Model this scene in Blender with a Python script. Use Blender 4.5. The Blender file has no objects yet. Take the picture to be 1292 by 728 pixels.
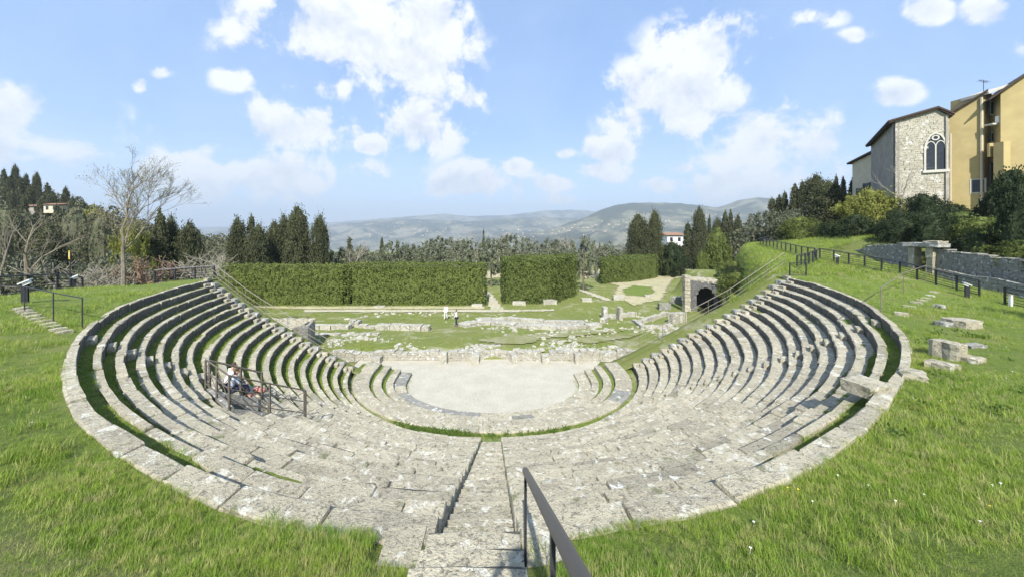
import bpy, math, random
import numpy as np
from mathutils import Vector, Matrix, noise
R = random.Random(7)
PI = math.pi
rad = math.radians
sc = bpy.context.scene
COL = sc.collection

# ------------------------------------------------------------------ camera
CX, CY, CZ = 0.25, 0.0, 10.75
FPX, PX0, PY0 = 430.0, 626.0, 290.0       # focal length and principal point measured on the photograph
cam = bpy.data.cameras.new('camera')
cam.sensor_width = 36.0
cam.lens = 36.0 * FPX / 1292.0
cam.shift_x = 20.0 / 1292.0
cam.shift_y = -74.0 / 1292.0
cam.clip_start = 0.05
cam.clip_end = 40000
camo = bpy.data.objects.new('camera', cam)
camo.location = (CX, CY, CZ)
camo.rotation_euler = (PI / 2, 0, 0)
COL.objects.link(camo)
sc.camera = camo

# ------------------------------------------------------------------ sun, exposure
SUN_EL, SUN_AZ = rad(43.5), rad(184.0)    # sun stands behind the camera
sun = bpy.data.lights.new('sun', 'SUN')
sun.energy = 4.6
sun.angle = rad(0.5)
sun.color = (1.0, 0.96, 0.88)
suno = bpy.data.objects.new('sun', sun)
sd = Vector((math.sin(SUN_AZ) * math.cos(SUN_EL), math.cos(SUN_AZ) * math.cos(SUN_EL), math.sin(SUN_EL)))
suno.rotation_euler = sd.to_track_quat('Z', 'Y').to_euler()
suno.location = (0, -30, 60)
COL.objects.link(suno)
sc.view_settings.view_transform = 'Standard'
sc.view_settings.look = 'None'
sc.view_settings.gamma = 1
sc.view_settings.use_curve_mapping = False
sc.view_settings.exposure = 0.88

# ------------------------------------------------------------------ node helpers
class NT:
    def __init__(s, tree):
        s.t = tree; s.n = tree.nodes; s.l = tree.links
    def node(s, typ, **kw):
        n = s.n.new(typ)
        for k, v in kw.items(): setattr(n, k, v)
        return n
    def val(s, sock, v):
        if hasattr(v, 'is_linked') or isinstance(v, bpy.types.NodeSocket): s.l.new(v, sock)
        else:
            if isinstance(v, (tuple, list)) and len(v) == 3 and sock.type == 'RGBA': v = (*v, 1)
            sock.default_value = v
    def math(s, op, a, b=0.0, c=None, clamp=False):
        n = s.node('ShaderNodeMath', operation=op); n.use_clamp = clamp
        s.val(n.inputs[0], a); s.val(n.inputs[1], b)
        if c is not None: s.val(n.inputs[2], c)
        return n.outputs[0]
    def vmath(s, op, a, b=(0, 0, 0), out=0):
        n = s.node('ShaderNodeVectorMath', operation=op)
        s.val(n.inputs[0], a); s.val(n.inputs[1], b)
        return n.outputs[out]
    def noise(s, vec, scale, detail=4, rough=0.55, dist=0.0):
        n = s.node('ShaderNodeTexNoise'); s.l.new(vec, n.inputs['Vector'])
        n.inputs['Scale'].default_value = scale; n.inputs['Detail'].default_value = detail
        n.inputs['Roughness'].default_value = rough; n.inputs['Distortion'].default_value = dist
        return n.outputs[0]
    def voro(s, vec, scale, feature='F1', out='Distance', rnd=1.0):
        n = s.node('ShaderNodeTexVoronoi', feature=feature); s.l.new(vec, n.inputs['Vector'])
        n.inputs['Scale'].default_value = scale; n.inputs['Randomness'].default_value = rnd
        return n.outputs[out]
    def ramp(s, fac, stops, interp='LINEAR'):
        n = s.node('ShaderNodeValToRGB'); s.val(n.inputs[0], fac); cr = n.color_ramp; cr.interpolation = interp
        while len(cr.elements) < len(stops): cr.elements.new(0.5)
        for e, (p, c) in zip(cr.elements, stops):
            e.position = p
            e.color = (c, c, c, 1) if isinstance(c, (int, float)) else (*c, 1)
        return n.outputs[0]
    def rng(s, v, a, b, c=0.0, d=1.0, smooth=False):
        n = s.node('ShaderNodeMapRange'); n.clamp = True
        if smooth: n.interpolation_type = 'SMOOTHSTEP'
        s.val(n.inputs[0], v)
        for i, q in enumerate((a, b, c, d)): n.inputs[i + 1].default_value = q
        return n.outputs[0]
    def mix(s, fac, a, b, blend='MIX'):
        n = s.node('ShaderNodeMix', data_type='RGBA', blend_type=blend)
        s.val(n.inputs[0], fac); s.val(n.inputs[6], a); s.val(n.inputs[7], b)
        return n.outputs[2]

# ------------------------------------------------------------------ world: Nishita sky with clouds given by direction
world = bpy.data.worlds.new('World'); sc.world = world; world.use_nodes = True
W = NT(world.node_tree); W.n.clear()
tc = W.node('ShaderNodeTexCoord').outputs['Generated']
sky = W.node('ShaderNodeTexSky', sky_type='NISHITA')
sky.sun_disc = False; sky.sun_elevation = SUN_EL; sky.sun_rotation = SUN_AZ
sky.altitude = 300; sky.air_density = 1.0; sky.dust_density = 0.6; sky.ozone_density = 1.6
skyc = W.vmath('SCALE', sky.outputs[0]); 
W.n[-1].inputs['Scale'].default_value = 0.135
sep = W.node('ShaderNodeSeparateXYZ'); W.l.new(tc, sep.inputs[0])
dx, dy, dz = sep.outputs
ys = W.math('MAXIMUM', dy, 0.08)
pu = W.math('DIVIDE', dx, ys); pv = W.math('DIVIDE', dz, ys)
pc = W.node('ShaderNodeCombineXYZ'); W.l.new(pu, pc.inputs[0]); W.l.new(pv, pc.inputs[1]); pcv = pc.outputs[0]
# px centre x, y, radius x, radius y, strength
CL = [(425,42,118,52,1),(515,72,72,48,1),(540,25,45,30,1),(375,157,64,30,1),(400,112,62,20,.8),(530,158,50,36,1),(300,98,28,15,.8),(472,182,20,11,1),
      (342,222,66,30,1),(210,93,15,8,.75),(178,108,9,8,.7),(20,138,44,26,1),(100,190,74,46,.9),(215,215,62,36,.75),(600,228,40,22,1),(772,190,36,15,.95),
      (757,217,30,13,.9),(590,125,28,18,.7),(862,122,80,46,1),(893,62,66,36,.9),(960,170,74,42,.85),(935,236,72,24,.8),(1035,182,50,38,.75),
      (945,42,40,22,.6),(1130,119,28,15,1),(1172,12,26,16,1),(1252,14,32,18,.95),(1030,24,30,11,.7),(830,234,24,10,.8),(2,188,22,28,.9),(890,205,50,14,.5),
      (660,238,34,20,.5),(700,250,60,10,.4),(480,215,60,14,.4),(1290,60,18,20,.6),(800,150,40,30,.7),(270,190,40,18,.5),(1080,45,20,8,.6),(590,232,40,18,1),(648,210,18,9,.9),(712,194,14,7,.9),(858,212,20,9,.9),(560,240,20,8,.8),(905,238,40,12,.9),(700,232,26,9,.8),(250,232,60,22,.8),(60,235,60,18,.7)]
field = None
for (x, y, rx, ry, st) in CL:
    cc = ((x - PX0) / FPX, (PY0 - y) / FPX, 0)
    d = W.vmath('SUBTRACT', pcv, cc)
    d = W.vmath('MULTIPLY', d, (FPX / rx / 1.15, FPX / ry / 1.15, 1))
    ln = W.vmath('LENGTH', d, out=1)
    m = W.rng(ln, 1.45, 0.0, 0.0, st)
    field = m if field is None else W.math('MAXIMUM', field, m)
front = W.rng(dy, 0.1, 0.2)
nb = W.noise(tc, 2.2, 3, 0.5)
amb = W.rng(nb, 0.5, 0.75, 0.0, 0.8)                          # the sky beyond the picture carries clouds of the same kind
fm = W.node('ShaderNodeMix', data_type='FLOAT'); W.l.new(front, fm.inputs[0]); W.l.new(amb, fm.inputs[2]); W.l.new(field, fm.inputs[3])
field = fm.outputs[0]
def cloudnoise(vec):
    a = W.noise(vec, 9.0, 9, 0.62, 0.2)
    b = W.noise(vec, 4.0, 3, 0.5)
    return W.math('ADD', W.math('MULTIPLY', W.math('SUBTRACT', a, 0.5), 3.0), W.math('MULTIPLY', W.math('SUBTRACT', b, 0.5), 0.8))
cn = cloudnoise(tc)
dens = W.math('ADD', field, cn)
mask = W.rng(dens, 0.18, 0.62, 0, 1, True)
has = W.rng(field, 0.0, 0.25)
mask = W.math('MULTIPLY', mask, has)
mask = W.math('MULTIPLY', mask, 0.96)
up = W.vmath('ADD', tc, (0, 0, 0.035))
cn2 = cloudnoise(up)
under = W.rng(W.math('ADD', W.math('SUBTRACT', cn2, cn), W.math('MULTIPLY', field, .55)), 0.1, 1.0)
ccol = W.mix(under, (0.92, 0.93, 0.94), (0.60, 0.66, 0.76))
ccol = W.vmath('SCALE', ccol); W.n[-1].inputs['Scale'].default_value = 0.66
hz = W.rng(dz, 0.0, 0.22, 0.5, 0.0)                          # horizon brightening by haze
base = W.mix(0.6, skyc, (0.18, 0.305, 0.56))
base = W.mix(hz, base, (0.47, 0.56, 0.68))
thin = W.rng(W.noise(tc, 3.2, 5, 0.6), 0.4, 0.8, 0.0, 0.2)
base = W.mix(thin, base, (0.52, 0.58, 0.66))
fin = W.mix(mask, base, ccol)
bg = W.node('ShaderNodeBackground'); W.l.new(fin, bg.inputs[0]); bg.inputs[1].default_value = 1.0
wo = W.node('ShaderNodeOutputWorld'); W.l.new(bg.outputs[0], wo.inputs[0])
world.cycles.sampling_method = 'MANUAL'; world.cycles.sample_map_resolution = 512

# ------------------------------------------------------------------ materials
def newmat(name):
    m = bpy.data.materials.new(name); m.use_nodes = True
    N = NT(m.node_tree); N.n.clear()
    b = N.node('ShaderNodeBsdfPrincipled'); o = N.node('ShaderNodeOutputMaterial')
    N.l.new(b.outputs[0], o.inputs[0])
    b.inputs['Specular IOR Level'].default_value = 0.25
    return m, N, b, o
def bump(N, b, h, strength=0.5, dist=0.02):
    n = N.node('ShaderNodeBump'); N.l.new(h, n.inputs['Height'])
    n.inputs['Strength'].default_value = strength; n.inputs['Distance'].default_value = dist
    N.l.new(n.outputs[0], b.inputs['Normal'])
def pos(N): return N.node('ShaderNodeNewGeometry').outputs['Position']
def orand(N): return N.node('ShaderNodeObjectInfo').outputs['Random']

def stone_mat(name, c1, c2, lich=(0.72, 0.72, 0.68), dark=(0.10, 0.10, 0.085), lichamt=0.5, scale=1.0, moss=0.0):
    m, N, b, o = newmat(name); p = pos(N)
    n1 = N.noise(p, 1.1 * scale, 5, 0.6); n2 = N.noise(p, 9 * scale, 6, 0.7); n3 = N.noise(p, 38 * scale, 3, 0.6)
    c = N.mix(N.rng(n1, 0.35, 0.65), c1, c2)
    c = N.mix(N.rng(orand(N), .35, 1, 0.0, 0.45), c, (c1[0] * .62, c1[1] * .61, c1[2] * .62))
    l = N.noise(p, 3.4 * scale, 6, 0.68, 0.4)
    lm = N.rng(l, 0.585 - 0.04 * lichamt, 0.615, 0, 0.9)
    dk = N.rng(N.noise(p, 11 * scale, 6, 0.8, 0.6), 0.53, 0.60, 0, 0.85)
    dk2 = N.rng(N.noise(p, 2.1 * scale, 6, 0.72), 0.54, 0.70, 0, 0.45)
    c = N.mix(dk2, c, dark); c = N.mix(dk, c, dark); c = N.mix(lm, c, lich)
    pit = N.rng(N.voro(p, 26 * scale), 0.0, 0.22, 0.7, 0.0)
    c = N.mix(pit, c, dark)
    if moss > 0:
        g = N.rng(N.noise(p, 2.6 * scale, 5, 0.6), 0.62 - moss * .15, 0.68, 0, 0.8)
        c = N.mix(g, c, (0.13, 0.15, 0.05))
    c = N.mix(N.rng(n3, 0.3, 0.7, 0.0, 0.35), c, (0.28, 0.275, 0.25))
    N.l.new(c, b.inputs['Base Color']); b.inputs['Roughness'].default_value = 0.93
    hgt = N.math('ADD', N.math('MULTIPLY', n2, 1.0), N.math('MULTIPLY', n3, 0.45))
    hgt = N.math('SUBTRACT', hgt, N.math('MULTIPLY', pit, 0.5))
    bump(N, b, hgt, 1.0, 0.06)
    return m
STONE = stone_mat('weathered_limestone', (0.44, 0.40, 0.29), (0.56, 0.51, 0.37), lich=(0.68, 0.66, 0.56), dark=(0.12, 0.105, 0.075), moss=0.05)
STONE_D = stone_mat('dark_weathered_stone', (0.26, 0.26, 0.24), (0.34, 0.33, 0.29), lichamt=0.2, moss=0.5)
STONE_A = stone_mat('algae_and_shade_stone_face', (0.075, 0.07, 0.058), (0.12, 0.11, 0.085), lich=(0.26, 0.25, 0.21), dark=(.03, .03, .025), lichamt=0.1, moss=0.35)  # algae tone, darkened further so that shade is painted into the stone
STONE_W = stone_mat('worn_brownish_limestone', (0.33, 0.30, 0.22), (0.42, 0.385, 0.28), lichamt=0.3, moss=0.2)
STONE_G = stone_mat('grey_rubble_stone', (0.33, 0.33, 0.31), (0.42, 0.41, 0.36), lichamt=0.4, moss=0.2)
RUBBLE = stone_mat('cream_ruin_stone', (0.46, 0.44, 0.36), (0.52, 0.49, 0.40), lichamt=0.6, moss=0.25)
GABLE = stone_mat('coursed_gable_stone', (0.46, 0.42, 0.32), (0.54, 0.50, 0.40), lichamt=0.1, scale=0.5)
BLACKST = stone_mat('blackened_vault_stone', (0.10, 0.105, 0.11), (0.16, 0.16, 0.16), lich=(.26, .26, .26), lichamt=0.1)

def lawn_mat(name, dirtamt=0.0, dry=0.0):
    m, N, b, o = newmat(name); p = pos(N)
    a = N.noise(p, 0.55, 6, 0.62); f = N.noise(p, 7, 6, 0.7); ff = N.noise(p, 45, 4, 0.7)
    c = N.mix(N.rng(f, 0.3, 0.7), (0.095, 0.15, 0.024), (0.20, 0.255, 0.05))
    c = N.mix(dry, c, (0.22, 0.225, 0.075)) if dry else c
    c = N.mix(N.rng(a, 0.50, 0.68, 0, 0.8), c, (0.24, 0.235, 0.085))
    c = N.mix(N.rng(ff, 0.45, 0.75, 0, 0.6), c, (0.035, 0.06, 0.012))
    if dirtamt:
        d = N.noise(p, 0.35, 7, 0.7, 0.5)
        c = N.mix(N.rng(d, 0.60 - dirtamt * .2, 0.66, 0, 0.75), c, (0.40, 0.37, 0.27))
        c = N.mix(N.rng(N.noise(p, 1.6, 6, .7), 0.6, 0.72, 0, 0.7), c, (0.36, 0.34, 0.25))
    N.l.new(c, b.inputs['Base Color']); b.inputs['Roughness'].default_value = 0.95
    bump(N, b, N.math('ADD', f, ff), 0.9, 0.05)
    return m
LAWN = lawn_mat('lawn_soil_and_grass')
FIELD = lawn_mat('sparse_meadow', 0.35, 0.5)

def plain_mat(name, col, rough=0.7, var=0.25, scale=6.0, bmp=0.2, metallic=0.0, dirt=None):
    m, N, b, o = newmat(name); p = pos(N)
    n = N.noise(p, scale, 5, 0.6)
    c = N.mix(N.rng(n, 0.3, 0.7), tuple(x * (1 - var) for x in col), tuple(min(1, x * (1 + var * .6)) for x in col))
    if dirt:
        c = N.mix(N.rng(N.noise(p, scale * .25, 6, .7, .3), 0.5, 0.72, 0, .7), c, dirt)
    N.l.new(c, b.inputs['Base Color']); b.inputs['Roughness'].default_value = rough; b.inputs['Metallic'].default_value = metallic
    if bmp: bump(N, b, n, bmp, 0.01)
    return m
def leaf_mat(name, ca, cb, cc=None, scale=2.5, trans=0.25):
    m, N, b, o = newmat(name); p = pos(N)
    n = N.noise(p, scale, 4, 0.6); q = N.noise(p, scale * 9, 2, 0.6)
    c = N.mix(N.rng(n, 0.32, 0.68), ca, cb)
    if cc: c = N.mix(N.rng(q, 0.48, 0.72), c, cc)
    c = N.mix(N.rng(orand(N), 0, 1, 0, 0.3), c, tuple(x * .65 for x in ca))
    if name == 'grass_blades': c = N.mix(N.rng(orand(N), .90, .93, 0, .7), c, (.46, .42, .22))
    N.l.new(c, b.inputs['Base Color']); b.inputs['Roughness'].default_value = 0.75
    if trans:
        t = N.node('ShaderNodeBsdfTranslucent'); N.l.new(c, t.inputs[0])
        mx = N.node('ShaderNodeMixShader'); mx.inputs[0].default_value = trans
        N.l.new(b.outputs[0], mx.inputs[1]); N.l.new(t.outputs[0], mx.inputs[2]); N.l.new(mx.outputs[0], o.inputs[0])
    return m
GRASS = leaf_mat('grass_blades', (0.165, 0.285, 0.035), (0.335, 0.425, 0.068), (0.50, 0.48, 0.18), 0.7, 0.35)
WEED = leaf_mat('weed_leaves', (0.08, 0.15, 0.025), (0.14, 0.20, 0.04), None, 1.5)
CYP = leaf_mat('cypress_foliage', (0.045, 0.058, 0.026), (0.085, 0.095, 0.042), (0.15, 0.145, 0.07), 1.2, 0.12)
HEDGE = leaf_mat('laurel_hedge_leaves', (0.075, 0.11, 0.026), (0.145, 0.185, 0.042), (0.26, 0.28, 0.08), 0.9, 0.2)
HEDGE_D = leaf_mat('dark_hedge_leaves', (0.065, 0.095, 0.024), (0.12, 0.16, 0.038), (0.21, 0.23, 0.065), 0.8, 0.2)
OLIVE = leaf_mat('olive_leaves', (0.11, 0.13, 0.075), (0.18, 0.195, 0.125), (0.27, 0.27, 0.20), 1.0, 0.2)
YELLOWG = leaf_mat('fresh_yellow_green_leaves', (0.15, 0.17, 0.03), (0.27, 0.28, 0.06), (0.33, 0.33, 0.10), 0.8, 0.3)
DARKB = leaf_mat('dark_evergreen_leaves', (0.022, 0.035, 0.014), (0.045, 0.065, 0.022), None, 1.0, 0.1)
WOODF = leaf_mat('distant_wood_foliage', (0.07, 0.085, 0.04), (0.14, 0.14, 0.08), (0.20, 0.18, 0.12), 0.25, 0.1)
TWIG = plain_mat('grey_twigs', (0.30, 0.27, 0.22), 0.9, 0.3)
TWIGR = plain_mat('reddish_twigs', (0.20, 0.13, 0.095), 0.9, 0.3)
BARK = plain_mat('bark', (0.16, 0.13, 0.10), 0.95, 0.4, 8, 0.8)
BARKL = plain_mat('pale_bark', (0.22, 0.19, 0.145), 0.95, 0.35, 5, 0.6)
BUD = plain_mat('yellow_buds', (0.33, 0.30, 0.10), 0.8, 0.2, 3, 0)
GRAVEL, N, b, o = newmat('pale_gravel'); p = pos(N)
v = N.voro(p, 16); c = N.mix(N.rng(v, 0.1, 0.7), (0.52, 0.49, 0.405), (0.36, 0.34, 0.275))
c = N.mix(N.rng(N.noise(p, 0.8, 6, .6), .4, .7, 0, .45), c, (0.56, 0.53, 0.45))
c = N.mix(N.rng(N.noise(p, 13, 7, .85), .50, .64, 0, .8), c, (0.34, 0.32, 0.26))
N.l.new(c, b.inputs['Base Color']); b.inputs['Roughness'].default_value = 0.95; bump(N, b, v, 0.8, 0.02)
PATH = plain_mat('pale_trodden_path', (0.44, 0.41, 0.31), 0.95, 0.2, 3, 0.5)
DIRT = plain_mat('dry_tan_earth', (0.42, 0.38, 0.24), 0.95, 0.25, 1.4, 0.6, dirt=(0.22, 0.26, 0.09))
STEEL = plain_mat('dark_painted_steel', (0.045, 0.046, 0.055), 0.42, 0.2, 12, 0.0, 0.2)
RAILM = plain_mat('brushed_brown_steel', (0.12, 0.11, 0.11), 0.42, 0.03, 60, 0, 0.3)
RUSTY = plain_mat('weathered_steel_rail', (0.22, 0.20, 0.165), 0.6, 0.25, 14, 0.2, 0.3)
WOODR = plain_mat('weathered_timber_rail', (0.13, 0.115, 0.095), 0.8, 0.3, 10, 0.4)
WHITE = plain_mat('white_panel', (0.72, 0.72, 0.70), 0.5, 0.05, 6, 0)
YELLOW = plain_mat('ochre_stucco', (0.43, 0.345, 0.165), 0.9, 0.12, 0.7, 0.2, dirt=(0.31, 0.26, 0.14))
CREAM = plain_mat('cream_stucco', (0.60, 0.53, 0.38), 0.9, 0.12, 1.0, 0.15)
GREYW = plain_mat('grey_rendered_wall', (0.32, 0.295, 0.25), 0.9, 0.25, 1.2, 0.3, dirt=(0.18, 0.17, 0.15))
ROOF = plain_mat('terracotta_tiles', (0.30, 0.17, 0.11), 0.9, 0.3, 4, 0.4)
EAVE = plain_mat('dark_eave_timber', (0.07, 0.05, 0.04), 0.8, 0.3, 5, 0.2)
GLASS = plain_mat('dark_window_glass', (0.035, 0.04, 0.05), 0.12, 0.2, 2, 0)
FRAME = plain_mat('pale_stone_surround', (0.50, 0.48, 0.42), 0.8, 0.1, 5, 0.2)
SHUT = plain_mat('dark_green_shutter', (0.05, 0.065, 0.055), 0.6, 0.2, 6, 0.1)
PIPE = plain_mat('pale_metal_pipe', (0.52, 0.46, 0.36), 0.5, 0.1, 6, 0)
DARK = plain_mat('pit_shadowed_earth', (0.08, 0.075, 0.05), 0.95, 0.3, 3, 0.5)
WCLOTH = plain_mat('white_cotton', (0.75, 0.76, 0.78), 0.9, 0.05, 20, 0.1)
BCLOTH = plain_mat('pale_blue_cotton', (0.38, 0.44, 0.54), 0.9, 0.1, 20, 0.1)
NAVY = plain_mat('navy_denim', (0.03, 0.035, 0.07), 0.9, 0.2, 20, 0.1)
PINK = plain_mat('salmon_cloth', (0.62, 0.25, 0.20), 0.8, 0.1, 20, 0)
BLACKC = plain_mat('black_cloth', (0.02, 0.02, 0.022), 0.9, 0.2, 20, 0)
SKIN = plain_mat('skin', (0.50, 0.30, 0.21), 0.6, 0.08, 20, 0)
HAIR = plain_mat('brown_hair', (0.07, 0.045, 0.03), 0.7, 0.3, 30, 0.2)
FLOWER = plain_mat('white_daisy_petals', (0.8, 0.8, 0.74), 0.7, 0.05, 10, 0)
FLOWERY = plain_mat('yellow_flower_petals', (0.75, 0.55, 0.05), 0.7, 0.05, 10, 0)

# ------------------------------------------------------------------ mesh helpers
class MB:
    def __init__(s): s.v = []; s.f = []
    def add(s, vs, fs):
        k = len(s.v); s.v += [tuple(x) for x in vs]; s.f += [tuple(i + k for i in f) for f in fs]
    def box(s, c, size, rz=0.0, M=None, taper=1.0, jit=0.0):
        hx, hy, hz = size[0] / 2, size[1] / 2, size[2] / 2
        vs = []
        for z in (-1, 1):
            t = taper if z > 0 else 1.0
            for x, y in ((-1, -1), (1, -1), (1, 1), (-1, 1)):
                p = Vector((x * hx * t + R.uniform(-jit, jit), y * hy * t + R.uniform(-jit, jit), z * hz + R.uniform(-jit, jit)))
                if M is not None: p = M @ p
                elif rz: p = Matrix.Rotation(rz, 3, 'Z') @ p
                vs.append((p.x + c[0], p.y + c[1], p.z + c[2]))
        s.add(vs, [(3, 2, 1, 0), (4, 5, 6, 7), (0, 1, 5, 4), (1, 2, 6, 5), (2, 3, 7, 6), (3, 0, 4, 7)])
    def tube(s, a, b, r0, r1=None, n=6):
        r1 = r0 if r1 is None else r1
        a = Vector(a); b = Vector(b); d = (b - a)
        if d.length < 1e-6: return
        d.normalize()
        u = d.orthogonal().normalized(); w = d.cross(u)
        vs = []
        for p, r in ((a, r0), (b, r1)):
            for i in range(n):
                t = 2 * PI * i / n; vs.append(p + u * (math.cos(t) * r) + w * (math.sin(t) * r))
        fs = [(i, (i + 1) % n, n + (i + 1) % n, n + i) for i in range(n)]
        fs += [tuple(range(n - 1, -1, -1)), tuple(range(n, 2 * n))]
        s.add(vs, fs)
    def prism(s, poly, d):                                 # polygon of 3D points extruded by vector d
        n = len(poly); d = Vector(d)
        vs = [Vector(p) for p in poly] + [Vector(p) + d for p in poly]
        s.add(vs, [tuple(range(n))[::-1], tuple(range(n, 2 * n))] + [(i, (i + 1) % n, n + (i + 1) % n, n + i) for i in range(n)])
    def mesh(s, name, mat, off=(0, 0, 0), smooth=False):
        me = bpy.data.meshes.new(name)
        vs = s.v if not any(off) else [(x - off[0], y - off[1], z - off[2]) for x, y, z in s.v]
        me.from_pydata(vs, [], s.f)
        if mat: me.materials.append(mat)
        if smooth:
            me.polygons.foreach_set('use_smooth', [True] * len(me.polygons))
        me.update()
        return me
def wloc(o):
    x = Vector((0, 0, 0))
    while o is not None: x += o.location; o = o.parent
    return x
def tag(o, label=None, cat=None, group=None, kind=None):
    if label: o['label'] = label
    if cat: o['category'] = cat
    if group: o['group'] = group
    if kind: o['kind'] = kind
    return o
def thing(name, loc, label, cat, group=None, rz=0.0):
    o = bpy.data.objects.new(name, None); COL.objects.link(o); o.location = loc; o.rotation_euler = (0, 0, rz)
    o.empty_display_size = 0.3
    return tag(o, label, cat, group)
def obj(name, mb, mat, parent=None, smooth=False, origin=None):
    """one mesh object; the MB holds world coordinates unless the parent is rotated (then local ones)"""
    if parent is not None: off = tuple(wloc(parent)) if origin is None else origin
    else: off = origin or (0, 0, 0)
    me = mb.mesh(name, mat, off, smooth)
    o = bpy.data.objects.new(name, me); COL.objects.link(o)
    if parent is not None: o.parent = parent
    elif origin is not None: o.location = origin
    return o
def lobj(name, mb, mat, parent, smooth=False):             # MB in the parent's own local coordinates
    return obj(name, mb, mat, parent, smooth, origin=(0, 0, 0))
def struct(name, mb, mat, smooth=False):
    return tag(obj(name, mb, mat, None, smooth), kind='structure')
def copy_tree(o, parent=None):
    c = o.copy(); COL.objects.link(c); c.parent = parent
    for ch in list(o.children): copy_tree(ch, c)
    return c
def at(x, y, Y):                                           # point of a photo pixel at depth Y
    return Vector((CX + (x - PX0) / FPX * Y, Y, CZ - (y - PY0) / FPX * Y))
def atz(x, y, z):                                          # point of a photo pixel at height z
    return at(x, y, FPX * (CZ - z) / (y - PY0))
def hit(x, y, y0=1.5, y1=140.0):
    Y = y0
    while Y < y1:
        p = at(x, y, Y)
        if p.z < ground_z(p.x, p.y): return Vector((p.x, p.y, ground_z(p.x, p.y)))
        Y += .04 + Y * .003
    return p
def nz(x, y, z=0.0, s=1.0): return noise.noise(Vector((x * s, y * s, z * s)))
def fbm(x, y, s, o=4): return noise.fractal(Vector((x * s, y * s, 0.37)), 0.9, 2.1, o)
def sst(a, b, x):
    t = min(1, max(0, (x - a) / (b - a))); return t * t * (3 - 2 * t)
def lerp(a, b, t): return a + (b - a) * t

# ------------------------------------------------------------------ the shape of the cavea
YC = 23.74; Z0 = CZ - 3.38; RISE = 0.34; NROW = 19
T_PH = [-180, -164, -152, -137, -127, -117, -106, -97, -90, -79, -71, -63, -51, -34, -18, -4, 2]
T_R0 = [19.2, 18.5, 18.4, 18.19, 18.27, 18.59, 19.07, 19.6, 19.73, 19.35, 18.87, 18.49, 18.31, 18.42, 19.3, 20.5, 20.8]
T_R6 = [16.5, 16.2, 15.9, 15.5, 15.5, 15.5, 15.6, 15.85, 15.95, 15.85, 15.75, 15.6, 15.5, 15.7, 16.5, 17.5, 17.75]
T_R18 = [9.63, 9.35, 9.0, 8.7, 8.5, 8.4, 8.2, 8.08, 8.05, 8.12, 8.25, 8.4, 8.6, 9.0, 9.4, 9.8, 9.92]
_ph = np.linspace(-186, 8, 777)
def _sm(tab):
    y = np.interp(_ph, T_PH, tab); k = np.hanning(45); k /= k.sum()
    return np.convolve(np.pad(y, 22, mode='edge'), k, mode='valid')
S0, S6, S18 = _sm(T_R0), _sm(T_R6), _sm(T_R18)
def rho(k, ph):
    a = float(np.interp(ph, _ph, S0)); b = float(np.interp(ph, _ph, S6)); c = float(np.interp(ph, _ph, S18))
    return a + (b - a) * k / 6 if k <= 6 else b + (c - b) * (k - 6) / 12
def PT(k, ph, z=0.0, dr=0.0):
    r = rho(k, ph) + dr
    return (r * math.cos(rad(ph)), YC + r * math.sin(rad(ph)), z)
def PR(r, ph, z=0.0): return (r * math.cos(rad(ph)), YC + r * math.sin(rad(ph)), z)
def zk(k): return Z0 - RISE * k
def w0(ph): return 0.36 - 0.19 * sst(6, 40, abs(ph + 90)) + 0.04 * sst(50, 85, abs(ph + 90))
PH_L, PH_R = -178.5, 1.8
PIT = (-130.0, -120.5)
def in_pit(k, ph): return 6.5 < k < 10.5 and PIT[0] < ph < PIT[1]

# ------------------------------------------------------------------ terrain
CTL = [(0,0,9.15),(0,-3,9.4),(0,2,8.2),(-3,1.5,8.5),(4,1.5,8.4),(-6,0,8.9),(7,0,8.7),(-12,4,8.3),(-9,4,8.1),(-14,6,7.9),(-19,14,7.75),(-22,8,8.1),(-26.4,21.5,6.9),(-24,25,6.6),(-22,22,7.2),
       (-28,26,5.7),(-40,22,4.2),(-40,40,2),(-60,30,2),(-22,18,7.45),(-30,12,7.2),(-40,5,7.5),(9,3.5,8.1),(14,6,7.55),(31,19.7,6.1),(31,15,6.2),(31.5,26,7.2),(29.7,31,8.0),(24,26,7.5),(25,30,7.7),(22,20,7.1),(24,12,6.9),
       (28,40,7.7),(35,45,8.1),(50,57,8.5),(41,57,8.3),(36,30,7.7),(35,26,7.1),(35,21,6.5),(38,28,8.0),(45,44,10.0),(52,44,12.4),(58,40,13),(66,38,13.6),(60,60,11),(44,36,10.0),(48,32,10.5),(45,22,9.5),(45,10,9),(60,20,14),
       (0,-12,9.8),(-20,-10,9.4),(20,-10,8.8),(-45,-15,9),(45,-15,9),(80,50,14),(90,0,18),(-80,0,6)]
for ph in range(-180, 4, 9):
    x, y, _ = PT(0, ph, 0, 0.5); CTL.append((x, y, Z0 - .02))
CA = np.array(CTL)
def _phi(r): return np.where(r > 1e-9, r, 0.0)
_D = np.hypot(CA[:, None, 0] - CA[None, :, 0], CA[:, None, 1] - CA[None, :, 1])
_n = len(CA); _A = np.zeros((_n + 3, _n + 3)); _A[:_n, :_n] = _phi(_D) - np.eye(_n) * 0.02
_A[:_n, _n] = 1; _A[:_n, _n + 1:] = CA[:, :2]; _A[_n, :_n] = 1; _A[_n + 1:, :_n] = CA[:, :2].T
_W = np.linalg.solve(_A, np.concatenate([CA[:, 2], [0, 0, 0]]))
def z_up(X, Y):
    r = np.hypot(CA[:, 0] - X, CA[:, 1] - Y)
    z = float(_phi(r) @ _W[:_n] + _W[_n] + _W[_n + 1] * X + _W[_n + 2] * Y)
    if X > 34 and Y < 40: z += 1.5 * sst(35.3, 36.2, X - max(0, 0)) * sst(14, 18, Y) * (1 - sst(33, 38, Y))
    return min(z, 26)
HILLC = (-230, 150)
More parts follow.
